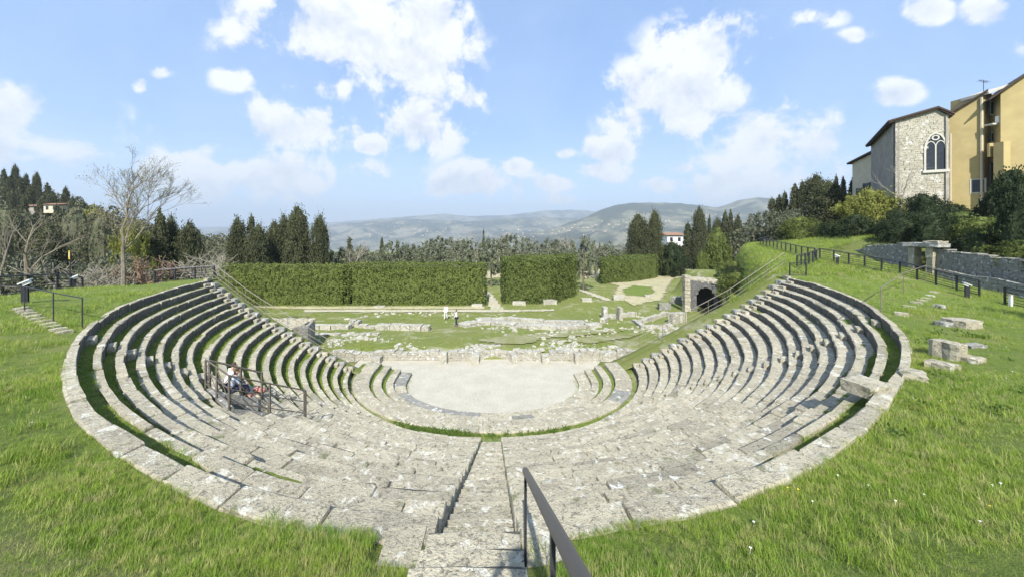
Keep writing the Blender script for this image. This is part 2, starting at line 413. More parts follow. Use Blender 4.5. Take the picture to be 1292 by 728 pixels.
def far_z(X, Y):
    """the plain in front, then the valley; a wooded hill on the left and a rising slope on the right"""
    z = -0.25 + 0.85 * (1 - sst(29, 46, Y)) * sst(28.3, 28.8, Y)
    z -= 0.022 * max(0, Y - 60) * (1 - sst(60, 400, Y) * .5)
    z -= 190 * sst(160, 1500, math.hypot(X * .6, Y))
    if X < -60 or Y > 60:
        z += 27 * math.exp(-(((X - HILLC[0]) / 58) ** 2 + ((Y - HILLC[1]) / 62) ** 2))
        z += 13 * math.exp(-(((X - 240) / 95) ** 2 + ((Y - 160) / 95) ** 2))
    return z
def x_edge(Y):
    return 21.0 + (Y - 25) * 0.66
def z_profile(X):
    """the cavea's slope as it meets the end line, used by the banks beyond both ends"""
    a = abs(X)
    if X > 0: return float(np.interp(a, [9.0, 9.92, 17.75, 20.8, 22], [0.8, 1.2, 5.28, 7.33, 7.4]))
    return float(np.interp(a, [8.9, 9.63, 16.5, 19.2, 20.2], [0.8, 1.2, 5.28, 7.33, 7.4]))
def ground_z(X, Y):
    if Y < 25.0:
        z = z_up(X, Y)
        fade = sst(45, 90, math.hypot(X, Y - YC))
        return z if fade == 0 else lerp(z, min(max(far_z(X, Y), z * .5), 30), fade * .4)
    zp = far_z(X, Y)
    z = zp
    if X > 0:
        e = x_edge(Y)
        zu = z_up(X, Y) if X < 110 and Y < 110 else zp
        m = sst(e - 4.5, e + 0.3, X) * (1 - sst(62, 95, Y)) * (1 - sst(75, 110, X))
        z = lerp(zp, zu, m)
        # vault terrace
        if 28 < X < 43 and 46 < Y < 61: z = max(z, lerp(z, 3.95, sst(30.4, 33.0, X) * (1 - sst(41, 43, X)) * sst(46.5, 49.5, Y) * (1 - sst(58, 61, Y))))
        if 8 < X < 24:
            zb = z_profile(X); m2 = 1 - sst(25.8, 28.6 - 1.2 * sst(17, 9, X), Y)
            z = max(z, lerp(zp, zb, m2))
    else:
        if X < -8:
            zb = z_profile(X) if X > -20.2 else z_up(X, 25.0)
            lim = 26.3 + 16 * sst(20, 27, -X)
            m2 = 1 - (sst(23.7, 25.9, Y) if X > -20.2 else sst(25.1, lim, Y))
            z = lerp(zp, zb, m2 * (1 - sst(60, 90, -X)))
    return z

mb = MB()
for (xa, xb, ya) in ((9.0, 20.9, 24.0), (-20.0, -8.9, 23.15)):
    nb_ = len(mb.v)
    for i in range(33):
        for j in range(7):
            X = lerp(xa, xb, i / 32); Y = lerp(ya, 25.06, j / 6); mb.v.append((X, Y, (z_profile(X) if X > 0 else lerp(far_z(X, Y), z_profile(X), 1 - sst(23.7, 25.9, Y))) - .03 - (.05 if j == 0 else 0) + .02 * nz(X, Y, 0, 2)))
    mb.f += [(nb_ + i * 7 + j, nb_ + (i + 1) * 7 + j, nb_ + (i + 1) * 7 + j + 1, nb_ + i * 7 + j + 1) for i in range(32) for j in range(6)]
struct('end_bank', mb, FIELD, True)
# back half: from the rim outwards
mb = MB()
phs = list(np.arange(-180.0, 0.01, 1.0)); NR = 52
rs = [0.0, 0.15, 0.4, 0.8] + [0.8 + 0.55 * i for i in range(1, 22)] + [12.4 + 1.6 * (1.13 ** i) * i for i in range(1, 21)]
NR = len(rs)
for i, ph in enumerate(phs):
    for j, q in enumerate(rs):
        r = rho(0, ph) + w0(ph) - 0.12 + q
        X, Y = r * math.cos(rad(ph)), YC + r * math.sin(rad(ph))
        if i in (0, len(phs) - 1): Y = 25.02
        z = ground_z(X, Y - .03)
        rim = 1 - sst(0.0, 1.2, q)
        z = lerp(z, Z0 - 0.05, rim) + (0.05 * fbm(X, Y, 0.7) if q > .3 else 0)
        mb.v.append((X, Y, z))
for i in range(len(phs) - 1):
    for j in range(NR - 1):
        a = i * NR + j; mb.f.append((a, a + 1, a + NR + 1, a + NR))
lawn = struct('lawn', mb, LAWN, True)
# front half: plain, banks, valley
mb = MB()
def graded(a, seq):
    o = [a]
    for step, end in seq:
        while (o[-1] < end - 1e-6 if step > 0 else o[-1] > end + 1e-6): o.append(o[-1] + step)
    return o
xr = graded(0, [(0.75, 60), (3, 120), (15, 400), (120, 2500), (800, 12000)])
xs = sorted([-q for q in xr[1:]] + xr)
ysq = graded(25.0, [(0.6, 62), (2.5, 130), (12, 400), (90, 2500), (700, 12000)])
for X in xs:
    for Y in ysq:
        z = ground_z(X, Y)
        if Y > 25.5 and abs(X) < 300: z += 0.06 * fbm(X, Y, 0.4)
        mb.v.append((X, Y, z))
nY = len(ysq)
for i in range(len(xs) - 1):
    for j in range(nY - 1):
        a = i * nY + j; mb.f.append((a, a + nY, a + nY + 1, a + 1))
ground = struct('meadow_ground', mb, FIELD, True)

# the stepped earth and grass under the seats
mb = MB(); phs = list(np.arange(PH_L + .3, PH_R - .2, 0.5)); prof = []
for ph in phs:
    c0 = .25 if abs(ph + 90) < 2.1 else 0
    col = [PT(0, ph, Z0 - 0.06 - c0, w0(ph) - 0.04), PT(0, ph, Z0 - 0.1 - c0, 0.16)]
    for k in range(1, NROW):
        z = zk(k) - 0.055
        if in_pit(k, ph): z = zk(10) - 0.5
        if abs(ph + 90) < math.degrees(.7 / rho(k, ph)): z -= .25
        col.append(PT(k - 1, ph, z, 0.155)); col.append(PT(k, ph, z, 0.16))
    col.append(PT(18, ph, 0.80, 0.15)); col.append(PT(18, ph, 0.79, -0.1))
    for c in col: mb.v.append((c[0], c[1], c[2] + R.uniform(-.012, .012)))
    n = len(col)
for i in range(len(phs) - 1):
    for j in range(n - 1):
        a = i * n + j; mb.f.append((a, a + 1, a + n + 1, a + n))
bank = struct('seating_bank_earth', mb, LAWN)

# ------------------------------------------------------------------ seating rows: every block is a part
def arc_block(k, a, b, inn, out, ztop, h, n=3, tilt=0.0, chip=0.02, dz=0.0):
    """a worked stone between angles a..b; inn and out are radii functions"""
    n = 4; m = MB(); nr = 4
    top = []; fj = (0, .06, .93, 1); fi = (0, .045, .5, .955, 1)
    cor = {(0, 0): R.uniform(0, .05), (n, 0): R.uniform(0, .05)}
    for i in range(n + 1):
        ph = lerp(a, b, fi[i])
        row = []
        for j in range(nr):
            r = lerp(inn(ph), out(ph), fj[j])
            e = (i in (0, n)) or (j in (0, nr - 1))
            rr = r + (R.uniform(-chip, chip) if j in (0, nr - 1) else R.uniform(-.01, .01)) + cor.get((i, j), 0)
            zz = ztop + dz + tilt * (fj[j] - .5) * 2 + R.uniform(-.007, .007) - (R.uniform(.025, .03 + chip) if j == 0 and k > 0 else (R.uniform(0.008, .012 + chip * .9) if e else 0)) - cor.get((i, j), 0) * .6
            row.append(PR(rr, ph + (R.uniform(-.06, .06) if 0 < i < n else 0), zz))
        top.append(row)
    V = [p for row in top for p in row]; nt = len(V)
    ring = [(0, j) for j in range(nr)] + [(i, nr - 1) for i in range(1, n + 1)] + [(n, j) for j in range(nr - 2, -1, -1)] + [(i, 0) for i in range(n - 1, 0, -1)]
    for (i, j) in ring:
        x, y, z = top[i][j]
        cx, cy = (top[0][1][0] + top[n][1][0]) / 2, (top[0][1][1] + top[n][1][1]) / 2
        V.append((x + (cx - x) * -0.012, y + (cy - y) * -0.012, z - .05)); 
    for (i, j) in ring:
        x, y, z = top[i][j]; V.append((x, y, ztop - h))
    F = [(i * nr + j, i * nr + j + 1, (i + 1) * nr + j + 1, (i + 1) * nr + j) for i in range(n) for j in range(nr - 1)]
    F = [f[::-1] for f in F]
    L = len(ring)
    for q in range(L):
        q2 = (q + 1) % L
        a0, a1 = ring[q][0] * nr + ring[q][1], ring[q2][0] * nr + ring[q2][1]
        F.append((a0, a1, nt + q2, nt + q)); F.append((nt + q, nt + q2, nt + L + q2, nt + L + q))
    m.add(V, [f[::-1] for f in F])
    m.dark = []
    base_ = n * (nr - 1)
    if k > 0 and -128 < a < -52 and R.random() < .8: m.dark += [i * (nr - 1) for i in range(n)]  # front edge of the tread painted dark as a shadow line along the row
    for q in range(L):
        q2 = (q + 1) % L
        if ring[q][1] == 0 and ring[q2][1] == 0: m.dark += [base_ + 2 * q, base_ + 2 * q + 1]  # riser face: algae colour with its shade painted in
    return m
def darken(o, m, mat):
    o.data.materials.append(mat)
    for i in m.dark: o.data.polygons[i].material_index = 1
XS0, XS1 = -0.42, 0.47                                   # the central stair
def stair_phi(r):                                         # angles of the stair's edges at radius r
    return -90 + math.degrees(XS0 / r), -90 + math.degrees(XS1 / r)
ORD = ['uppermost','second','third','fourth','fifth','sixth','seventh','eighth','ninth','tenth','eleventh','twelfth','thirteenth','fourteenth','fifteenth','sixteenth','seventeenth','eighteenth','lowest']
def stone_ratio(k, ph):
    """share of the tread that is stone; the rest is a strip of grass against the riser behind"""
    if k == 0: return 1
    lt = {1: -99, 2: -103, 3: -112, 4: -119}.get(k, -128)
    left = 1 - sst(lt - 7, lt + 3, ph)
    rt = {1: (-80, -31), 2: (-74, -45), 3: (-67, -48), 4: (-62, -50)}.get(k)
    right = sst(rt[0] - 2, rt[0] + 6, ph) * (1 - sst(rt[1] - 3, rt[1] + 2, ph)) if rt else 0
    L = 1 - ((0.60 + .12 * (1 - sst(20, 34, abs(ph + 90)))) if k == 1 else 0.52) * left - ((0.58 + .14 * (1 - sst(20, 34, abs(ph + 90)))) if k == 1 else .42) * right
    return L
for k in range(NROW):
    r_mid = rho(k, -90)
    lab = ('uppermost curved row of pale stone seats, its broad blocks edged by the lawn' if k == 0 else
           'lowest curved row of stone seats, right above the passage round the inner steps' if k == NROW - 1 else
           ORD[k] + ' curved row of weathered stone seats counted down from the upper rim')
    t = thing('seating_row', (0, YC - r_mid, zk(k)), lab, 'stone seating', 'curved rows of stone seats of the theatre')
    inn = lambda ph, k=k: rho(k, ph)
    def out(ph, k=k):
        if k == 0: return rho(0, ph) + w0(ph)
        return rho(k, ph) + (rho(k - 1, ph) - rho(k, ph)) * stone_ratio(k, ph) - (0.012 if stone_ratio(k, ph) > .98 else 0)
    s0, s1 = stair_phi(rho(k, -90) + .15)
    spans = [(PH_L, s0), (s1, PH_R)]
    if 6.5 < k < 9.5: spans = [(PH_L, PIT[0]), (PIT[1], s0), (s1, PH_R)]
    for (A, B) in spans:
        ph = A
        while ph < B - 0.05:
            rr = rho(k, ph)
            ln = R.uniform(0.75, 1.7) if k > 0 else R.uniform(0.9, 1.6)
            if -128 < ph < -50 and k < 6: ln *= 1.25
            d = math.degrees(ln / rr)
            e = ph + d
            if B - e < math.degrees(0.5 / rr): e = B
            gap = math.degrees(R.uniform(0.008, 0.032) / rr)
            wob = R.uniform(-.018, .018); dz = R.uniform(-.020, .020) - (.05 if R.random() < .06 else 0)
            off = R.uniform(-.025, .02)
            blk = arc_block(k, ph + gap, e - gap, lambda q: inn(q) + off, lambda q: out(q) + (wob if k == 0 else 0), zk(k), 0.42 if k else 0.46, 3, R.uniform(-.008, .008), 0.022, dz)
            ob = obj('stone_block', blk, STONE_W if (R.random() < .05 and k > 0) else STONE, t)
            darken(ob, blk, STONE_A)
            ph = e

# radial stairs through the seats: half-height steps
def radial_stair(phi_of, k0, k1, width, label, matr=STONE, cat='stone steps'):
    p = PT(k0, phi_of(k0), zk(k0)); t = thing('radial_stair', p, label, cat, 'radial stairs between the seats')
    for k in range(k0, k1 + 1):
        ph = phi_of(k); D = rho(k - 1, ph) - rho(k, ph)
        dph = math.degrees(width / 2 / rho(k, ph))
        blk = arc_block(k, ph - dph, ph + dph, lambda q: rho(k - 1, q) - D * R.uniform(.42, .5), lambda q: rho(k - 1, q) - 0.006, zk(k) + RISE * .5, 0.24, 1, 0, .012)
        obj('step', blk, matr, t)
    return t
radial_stair(lambda k: -136.5 + k * .05, 1, 18, 0.62, 'left slanting flight of small half steps cut through the curved seats')
radial_stair(lambda k: -34.5, 1, 18, 0.6, 'right slanting flight of small half steps cut through the curved seats')
radial_stair(lambda k: -176.2, 1, 18, 0.45, 'flight of small pale steps beside the far left ends of the rows')
radial_stair(lambda k: -0.6, 1, 18, 0.45, 'flight of small pale steps beside the far right ends of the rows')
# end blocks standing a little higher than the rows
for side, ph0, ph1, lab in ((-1, -178.4, -177.0, 'stepped line of raised grey end stones closing the left ends of the rows'),
                            (1, 0.35, 1.7, 'stepped line of raised grey end stones closing the right ends of the rows')):
    t = thing('end_wall', PT(9, ph0, zk(9)), lab, 'stone wall')
    for k in range(0, NROW):
        o_ = (lambda q, k=k: rho(k, q) + w0(q)) if k == 0 else (lambda q, k=k: rho(k - 1, q) - .02)
        obj('end_stone', arc_block(k, ph0, ph1, lambda q, k=k: rho(k, q) - .03, o_, zk(k) + R.uniform(.10, .17), 0.3, 2, 0, .03), STONE_G if k % 3 else STONE, t)

# central stair: two steps to a row, then up through the lawn to the camera
t = thing('central_stair', (0.02, 4.0, Z0), 'long straight stone stair running down the middle of the seats to the passage', 'stone stair')
def flat_step(y0, y1, z, h, x0=XS0, x1=XS1, jit=.012):
    m = MB(); nx, ny = 5, 3; V = []; gy = (0, .05, .86, 1)
    for i in range(nx + 1):
        for j in range(ny + 1):
            e = j in (0, ny) or i in (0, nx)
            V.append((lerp(x0, x1, i / nx) + (R.uniform(-jit, jit)), lerp(y0, y1, gy[j]) + R.uniform(-jit, jit) * .6, z + R.uniform(-.006, .006) - (R.uniform(.035, .06) if j == ny else (R.uniform(.006, .02) if e else 0))))
    F = [(i * (ny + 1) + j, (i + 1) * (ny + 1) + j, (i + 1) * (ny + 1) + j + 1, i * (ny + 1) + j + 1) for i in range(nx) for j in range(ny)]
    ring = [(i, 0) for i in range(nx + 1)] + [(nx, j) for j in range(1, ny + 1)] + [(i, ny) for i in range(nx - 1, -1, -1)] + [(0, j) for j in range(ny - 1, 0, -1)]
    nt = len(V)
    for i, j in ring: x, y, zz = V[i * (ny + 1) + j]; V.append((x, y, z - h))
    for q in range(len(ring)):
        q2 = (q + 1) % len(ring)
        a0 = ring[q][0] * (ny + 1) + ring[q][1]; a1 = ring[q2][0] * (ny + 1) + ring[q2][1]
        F.append((a0, nt + q, nt + q2, a1))
    m.add(V, F); m.dark = [i * ny + ny - 1 for i in range(nx)]; return m  # far nosing painted dark to draw the shadow line of each step
for k in range(NROW):
    yf = YC - rho(k, -90); yb = YC - (rho(k - 1, -90) if k else rho(0, -90) + .36)
    ym = lerp(yb, yf, .5)
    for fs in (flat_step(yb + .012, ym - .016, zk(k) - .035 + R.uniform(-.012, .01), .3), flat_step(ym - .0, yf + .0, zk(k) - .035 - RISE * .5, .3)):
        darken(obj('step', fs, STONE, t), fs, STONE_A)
t = thing('upper_stair', (0.02, 2.5, 8.0), 'short flight of lichened stone steps climbing through the lawn beside the dark handrail', 'stone stair')
y = YC - rho(0, -90) - .36; z = Z0
for i in range(11):
    d = R.uniform(.33, .39)
    wl = R.uniform(.0, .05); 
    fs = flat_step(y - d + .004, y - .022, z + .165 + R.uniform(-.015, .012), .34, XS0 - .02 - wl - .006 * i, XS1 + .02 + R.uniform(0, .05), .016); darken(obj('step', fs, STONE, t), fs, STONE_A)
    y -= d; z += .172
ZC = z
# broken stones either side of the stair head
t = thing('stair_head_slab', (-.75, 3.6, Z0), 'broad lichened slab at the left of the stair head, half in the grass', 'stone slab')
lobj('slab', (lambda m: (m.box((0, 0.02, -.10), (.42, .50, .24), .03, jit=.02), m)[1])(MB()), STONE, t)
t = thing('stair_side_slab', (.78, 3.62, Z0), 'shadowed stone slab at the right of the stair head under the handrail post', 'stone slab')
lobj('slab', (lambda m: (m.box((0, 0.0, -.11), (.52, .46, .24), -.03, jit=.02), m)[1])(MB()), STONE, t)

# passage and the low steps round the orchestra
def ell(th, a, b, c, ph):  pass
ORX = {0: (5.95, 4.12, .0), 1: (6.75, 4.95, .25), 2: (7.5, 5.7, .47), 3: (8.25, 6.55, .69), 4: (9.3, 7.15, .91)}
def orr(i, ph, d=0.0):
    a, b_, _ = ORX[i]; c_, s_ = math.cos(rad(ph)), math.sin(rad(ph))
    if s_ > 0: return (a + d) / max(.2, abs(c_))
    return 1 / math.sqrt((c_ / (a + d)) ** 2 + (s_ / (b_ + d)) ** 2)
mb = MB(); phs = list(np.arange(-190, 10.1, 2.0))
for ph in phs:
    for r in (6.3, 7.6, 8.6, 9.0, 10.2):
        rr = min(r, 10.2)
        if r < 10: rr = orr(4, ph, -0.6 + (r - 6.3) * .35) 
        else: rr = rho(18, max(PH_L, min(PH_R, ph))) + .16
        x, y_, _ = PR(rr, ph); mb.v.append((x, y_, 0.80 + R.uniform(-.015, .015)))
for i in range(len(phs) - 1):
    for j in range(4): a = i * 5 + j; mb.f.append((a, a + 1, a + 6, a + 5))
struct('passage_floor', mb, lawn_mat('passage_trodden_grass', 0.9))
SN = ['innermost low stone step bordering the gravel of the orchestra', 'second low stone step up from the gravel floor, backed by a line of grass',
      'third low stone step up from the gravel floor', 'outermost and widest low step round the orchestra, beside the grassy passage']
for i in range(4):
    z = [.25, .47, .69, .91][i]
    t = thing('orchestra_step', (0, YC - orr(i, -90), z), SN[i], 'stone step', 'low curved steps round the orchestra')
    wq = [1.0, .66, .70, 1.0][i]
    ph = -193.0 + i * .8; end = 13.0 - i * .8
    while ph < end - .05:
        r_ = orr(i, ph); d = math.degrees(R.uniform(.8, 1.5) / r_); e = ph + d
        if end - e < 3: e = end
        gap = math.degrees(.01 / r_)
        if i < 3: oo = lambda q: lerp(orr(i, q), orr(i + 1, q), wq) - .01
        else: oo = lambda q: orr(4, q)
        obj('stone_block', arc_block(0, ph + gap, e - gap, lambda q: orr(i, q), oo, z, .3 if i else .3, 3, 0, .015, R.uniform(-.01, .01)), STONE_D if (i == 0 and ph < -95 and R.random() < .75) or R.random() < .02 else STONE, t)
        ph = e
mb = MB()
for ph in np.arange(-190, 10.1, 4.0):
    for f_ in (0.0, .97):
        r_ = orr(3, ph, .4) * f_ if f_ else 0.0
        x, y_, _ = PR(r_, ph); mb.v.append((x, y_, 0.0 if f_ == 0 else .60))
mb = MB(); phs = list(np.arange(-192, 12.1, 2.0)); cols_ = []
for ph in phs:
    for i_, (a_, b_, z_) in enumerate(((0, .12, .12), (1, -.02, .15), (1, .12, .38), (2, -.02, .40), (2, .12, .60), (3, -.02, .62), (3, .15, .80), (4, -.05, .80))):
        x, y_, _ = PR(orr(a_, ph, b_), ph); mb.v.append((x, y_, z_ + R.uniform(-.01, .01)))
for i in range(len(phs) - 1):
    for j in range(7): a = i * 8 + j; mb.f.append((a, a + 1, a + 9, a + 8))
struct('step_bedding_earth', mb, LAWN)
mb = MB()                                                   # orchestra floor sheet
nx, ny = 44, 40
for i in range(nx + 1):
    for j in range(ny + 1):
        X = lerp(-11, 11, i / nx); Y = lerp(18.2, 29.2, j / ny)
        mb.v.append((X, Y, 0.02 + .012 * fbm(X, Y, .9) if True else 0))
mb.f = [(i * (ny + 1) + j, (i + 1) * (ny + 1) + j, (i + 1) * (ny + 1) + j + 1, i * (ny + 1) + j + 1) for i in range(nx) for j in range(ny)
        if (lambda X, Y: (Y > 24.2 or (X / 7.0) ** 2 + ((Y - YC) / 4.8) ** 2 < 1) )(lerp(-11, 11, (i + .5) / nx), lerp(18.2, 29.2, (j + .5) / ny))]
struct('orchestra_floor', mb, GRAVEL, True)

# threshold slab bridging the upper groove at the right, and the blocks on the right lawn
def block(name, px, py, z, size, rz, label, mat=STONE, group=None, h=None, jit=.03):
    p = atz(px, py, z); t = thing(name, (p.x, p.y, z), label, 'stone block', group, rz)
    m = MB(); sx, sy, sz = size
    m.box((0, 0, -sz / 2 + .0), (sx, sy, sz), jit=jit)
    lobj('stone', m, mat, t); return t
def slab_mesh(sx, sy, sz, jit=.03, n=4):
    m = MB(); V = []; 
    for i in range(n + 1):
        for j in range(n + 1):
            e = i in (0, n) or j in (0, n)
            V.append((lerp(-sx / 2, sx / 2, i / n) + R.uniform(-jit, jit), lerp(-sy / 2, sy / 2, j / n) + R.uniform(-jit, jit), R.uniform(-jit * .3, jit * .3) - (jit * .7 if e else 0)))
    F = [(i * (n + 1) + j, (i + 1) * (n + 1) + j, (i + 1) * (n + 1) + j + 1, i * (n + 1) + j + 1) for i in range(n) for j in range(n)]
    ring = [(i, 0) for i in range(n + 1)] + [(n, j) for j in range(1, n + 1)] + [(i, n) for i in range(n - 1, -1, -1)] + [(0, j) for j in range(n - 1, 0, -1)]
    nt = len(V)
    for lev in (.4, 1.0):
        for i, j in ring:
            x, y_, z_ = V[i * (n + 1) + j]; V.append((x + R.uniform(-jit, jit) * .6, y_ + R.uniform(-jit, jit) * .6, -sz * lev))
    L = len(ring)
    for q in range(L):
        q2 = (q + 1) % L; a0 = ring[q][0] * (n + 1) + ring[q][1]; a1 = ring[q2][0] * (n + 1) + ring[q2][1]
        F.append((a0, nt + q, nt + q2, a1)); F.append((nt + q, nt + L + q, nt + L + q2, nt + q2))
    m.add(V, F); return m
def slab(name, px, py, z, size, rz, label, mat=STONE, cat='stone block', group=None, jit=.03):
    p = atz(px, py, z); t = thing(name, (p.x, p.y, z), label, cat, group, rz)
    lobj('stone', slab_mesh(*size, jit=jit), mat, t); return t
slab('threshold_slab', 1092, 480, Z0 + .12, (.66, .55, .26), .25, 'raised slab lying across the grassy groove between the two upper rows', STONE, 'stone slab', jit=.02)
slab('flat_slab', 1152, 468, Z0 + .10, (.60, .42, .2), .8, 'flat grey slab just outside the upper row beside the threshold slab', STONE, 'stone slab')
slab('flat_slab', 1187, 456, Z0 + .16, (.40, .40, .2), .3, 'lichened flat slab between the squared block and the upper row', STONE, 'stone slab')
slab('flat_slab', 1226, 449, Z0 + .15, (.42, .34, .18), .2, 'low slab sunk in grass right of the squared mossy block', STONE, 'stone slab')
slab('squared_block', 1196, 430, Z0 + .44, (.38, .50, .46), .1, 'squared pale block with mossy dark side standing on the right lawn', STONE)
p = atz(1209, 402, Z0 + .24)
t = thing('broken_block', (p.x, p.y, Z0 + .24), 'wide grey block with a shadowed front, higher up the right lawn', 'stone block', rz=.1)
lobj('stone', slab_mesh(.52, .6, .42, .035), STONE, t)
m = slab_mesh(.3, .4, .36, .04); m.v = [(x - .42, y + .12, z - .1) for x, y, z in m.v]; lobj('stone_fragment', m, STONE_D, t)
m = slab_mesh(.42, .5, .3, .04); m.v = [(x + .46, y + .05, z - .03) for x, y, z in m.v]; lobj('stone_fragment', m, STONE, t)
slab('small_boulder', 1185, 384, Z0 - .02, (.25, .3, .15), .1, 'small grey stone poking through the shaded right lawn', STONE_G)
slab('low_slab', 1229, 433, Z0 + .1, (.5, .2, .12), 0, 'thin mossy kerb stone in the grass behind the squared block', STONE_D)

# lateral steps over the two lawns
def lawn_steps(a, b, n, label):
    A = Vector(a); B = Vector(b); t = thing('lawn_steps', A, label, 'stone steps', 'small flights of stepping stones on the lawns')
    ang = math.atan2(B.y - A.y, B.x - A.x)
    for i in range(n):
        q = A.lerp(B, (i + .5) / n); z = ground_z(q.x, q.y)
        m = slab_mesh(.22, .36, .2, .02, 3)
        M_ = Matrix.Rotation(ang, 3, 'Z')
        m.v = [tuple((M_ @ Vector(v)) + Vector((q.x, q.y, z + .10))) for v in m.v]
        obj('step', m, STONE, t)
pl0 = PT(0, -137.2, Z0, .45); pr0 = PT(0, -34.6, Z0, .45)
lawn_steps(pl0, hit(24, 389, 6), 10, 'line of pale stepping stones climbing the left lawn to the pedestal')
pe = hit(1180, 367, 9); lawn_steps(pr0, pe, 7, 'line of pale stepping stones climbing the right lawn towards the fence')

# ------------------------------------------------------------------ railings
def rail_thing(name, pts, label, cat, h=0.95, post_r=.020, rail_r=.024, mat=RUSTY, rails=(1.0, .45), brace=False, group=None, posts=None, thick_post=None, zfun=None, square=False):
    """pts: list of ground points; a post at each, rails between"""
    P = [Vector(p) for p in pts]
    t = thing(name, P[0], label, cat, group)
    for i, p in enumerate(P):
        if posts and i not in posts: continue
        m = MB()
        if square: m.box((p.x, p.y, p.z + h / 2 - .1), (post_r * 2, post_r * 2, h + .2))
        else: m.tube(p - Vector((0, 0, .15)), p + Vector((0, 0, h)), post_r, n=6)
        obj('post', m, mat, t)
    for q, rr in enumerate(rails):
        m = MB()
        for a_, b_ in zip(P[:-1], P[1:]):
            u = Vector((0, 0, h * rr)); m.tube(a_ + u, b_ + u, rail_r if q == 0 else rail_r * .65, n=6)
        obj('rail', m, mat, t)
    if brace:
        for a_, b_ in zip(P[:-1], P[1:]):
            m = MB(); u0, u1 = Vector((0, 0, .12)), Vector((0, 0, h * .92))
            m.tube(a_ + u0, b_ + u1, rail_r * .45, n=5); m.tube(a_ + u1, b_ + u0, rail_r * .45, n=5)
            obj('cross_brace', m, mat, t)
    return t
# the dark handrail beside the upper stair
t = thing('handrail', (.52, 3.2, 7.6), 'thick brown metal handrail descending beside the upper stair in the foreground', 'handrail')
XR = .525
top = Vector((XR, 3.2, CZ - 2.26)); dirr = Vector((.0, -1.55, .84)).normalized()
m = MB(); ptsr = [top + dirr * s for s in np.linspace(0, 4.1, 12)]
m.tube(ptsr[0], ptsr[-1], .031, n=28)
obj('rail', m, RAILM, t)
for Yp in (3.2, 1.66, 0.15):
    zr = top.z + (3.2 - Yp) * .84 / 1.55; m = MB(); gz = ground_z(XR, Yp)
    m.box((XR, Yp, (zr - .02 + gz - .2) / 2), (.022, .05, zr - .02 - gz + .2)); obj('post', m, STEEL, t)

# railing down the left ends and the right ends of the rows
def end_line(side, k0, k1, n, dX, dY):
    out_ = []
    for i in range(n):
        k = lerp(k0, k1, i / (n - 1)); x = (rho(k, PH_L) if side < 0 else rho(k, PH_R)) * side
        X = x + dX * side; Y = (22.75 if side < 0 else 24.5) + dY
        out_.append((X, Y, zk(k) - .05))
    return out_
rail_thing('stair_railing', end_line(-1, -.6, 18.3, 8, .2, 1.0), 'long double railing falling along the left ends of the seat rows', 'railing', .95, rails=(1.0, .5, .18))
rail_thing('stair_railing', end_line(1, -2.2, 19, 9, .1, 1.2), 'long double railing falling along the right ends of the seat rows', 'railing', .95, rails=(1.0, .5, .18))
pa, pb = at(1003, 347, 25.0), at(1021, 348, 25.2)
rail_thing('barrier', [(21.7, 24.9, 7.35), (22.9, 24.9, 7.4)], 'small cross braced metal barrier at the top of the right railing', 'railing', .95, .03, .03, STEEL, (1.0, .1), True, square=True)
# thin handrails over the side lawns
a = Vector((*pe[:2], 7.25)); b_ = Vector((pr0[0] + .4, pr0[1] + .9, Z0))
rail_thing('thin_handrail', [(a.x + 2.0, a.y + .6, ground_z(a.x + 2, a.y + .6)), (a.x, a.y + .5, 7.3), (a.lerp(b_, .5).x, a.lerp(b_, .5).y + .5, 7.35), (b_.x, b_.y, Z0)], 'thin metal handrail along the stepping stones of the right lawn', 'handrail', 1.0, .018, .02, RUSTY, (1.0,))
rail_thing('thin_handrail', [(-22.2, 12.0, 8.0), (-17.6, 12.9, 7.6), (-15.6, 12.2, 7.5), (-14.2, 11.9, Z0)], 'thin metal handrail along the stepping stones of the left lawn', 'handrail', 1.0, .018, .02, STEEL, (1.0,))

# cross braced railing round the sunken opening in the left rows
cA, cB, cC, cD = PT(6.1, -129.6, zk(6)), PT(6.1, -121.2, zk(6)), PT(10, -121.0, zk(10)), PT(10, -130, zk(10))
def mid(a, b, t, dz=0): return (lerp(a[0], b[0], t), lerp(a[1], b[1], t), lerp(a[2], b[2], t) + dz)
rail_thing('opening_railing', [cA, mid(cA, cB, .5), cB, mid(cB, cC, .5), cC, mid(cB, cC, 1.02)], 'dark cross braced railing guarding the sunken opening in the left seats', 'railing', .92, .024, .026, WOODR, (1.0, .1, .55), True, square=True)
rail_thing('opening_railing', [mid(cA, cD, .05), mid(cA, cD, .45), mid(cA, cD, .75)], 'short dark railing on the far side of the sunken opening, behind the seated pair', 'railing', .92, .030, .034, WOODR, (1.0,), False, square=True)
# walls of the opening
m = MB()
for (u, v) in ((cA, cB), (cB, cC), (cD, cA)):
    u = Vector(u); v = Vector(v); dn = Vector((0, 0, -1)); zt = min(u.z, v.z) - .08
    d_ = (v - u); d_.z = 0; nrm = Vector((-d_.y, d_.x, 0)).normalized() * .12
    m.prism([(u.x, u.y, u.z - .1), (v.x, v.y, v.z - .1), (v.x, v.y, zk(10) - .8), (u.x, u.y, zk(10) - .8)], nrm)
t = thing('opening_wall', cB, 'dark lining wall of the sunken opening among the left seats', 'stone wall'); obj('wall', m, STONE_D, t)
t = thing('rubble_heap', (*PT(8.5, -125)[:2], zk(10) - .4), 'heap of dark broken stones lying in the sunken opening', 'rubble heap')
for i in range(14):
    q = PT(R.uniform(7.4, 9.7), R.uniform(-129, -122)); m = slab_mesh(R.uniform(.2, .5), R.uniform(.2, .4), R.uniform(.15, .35), .05, 2)
    m.v = [(x + q[0], y + q[1], z + zk(10) - .32 + R.uniform(0, .2)) for x, y, z in m.v]; obj('stone', m, STONE_D, t)

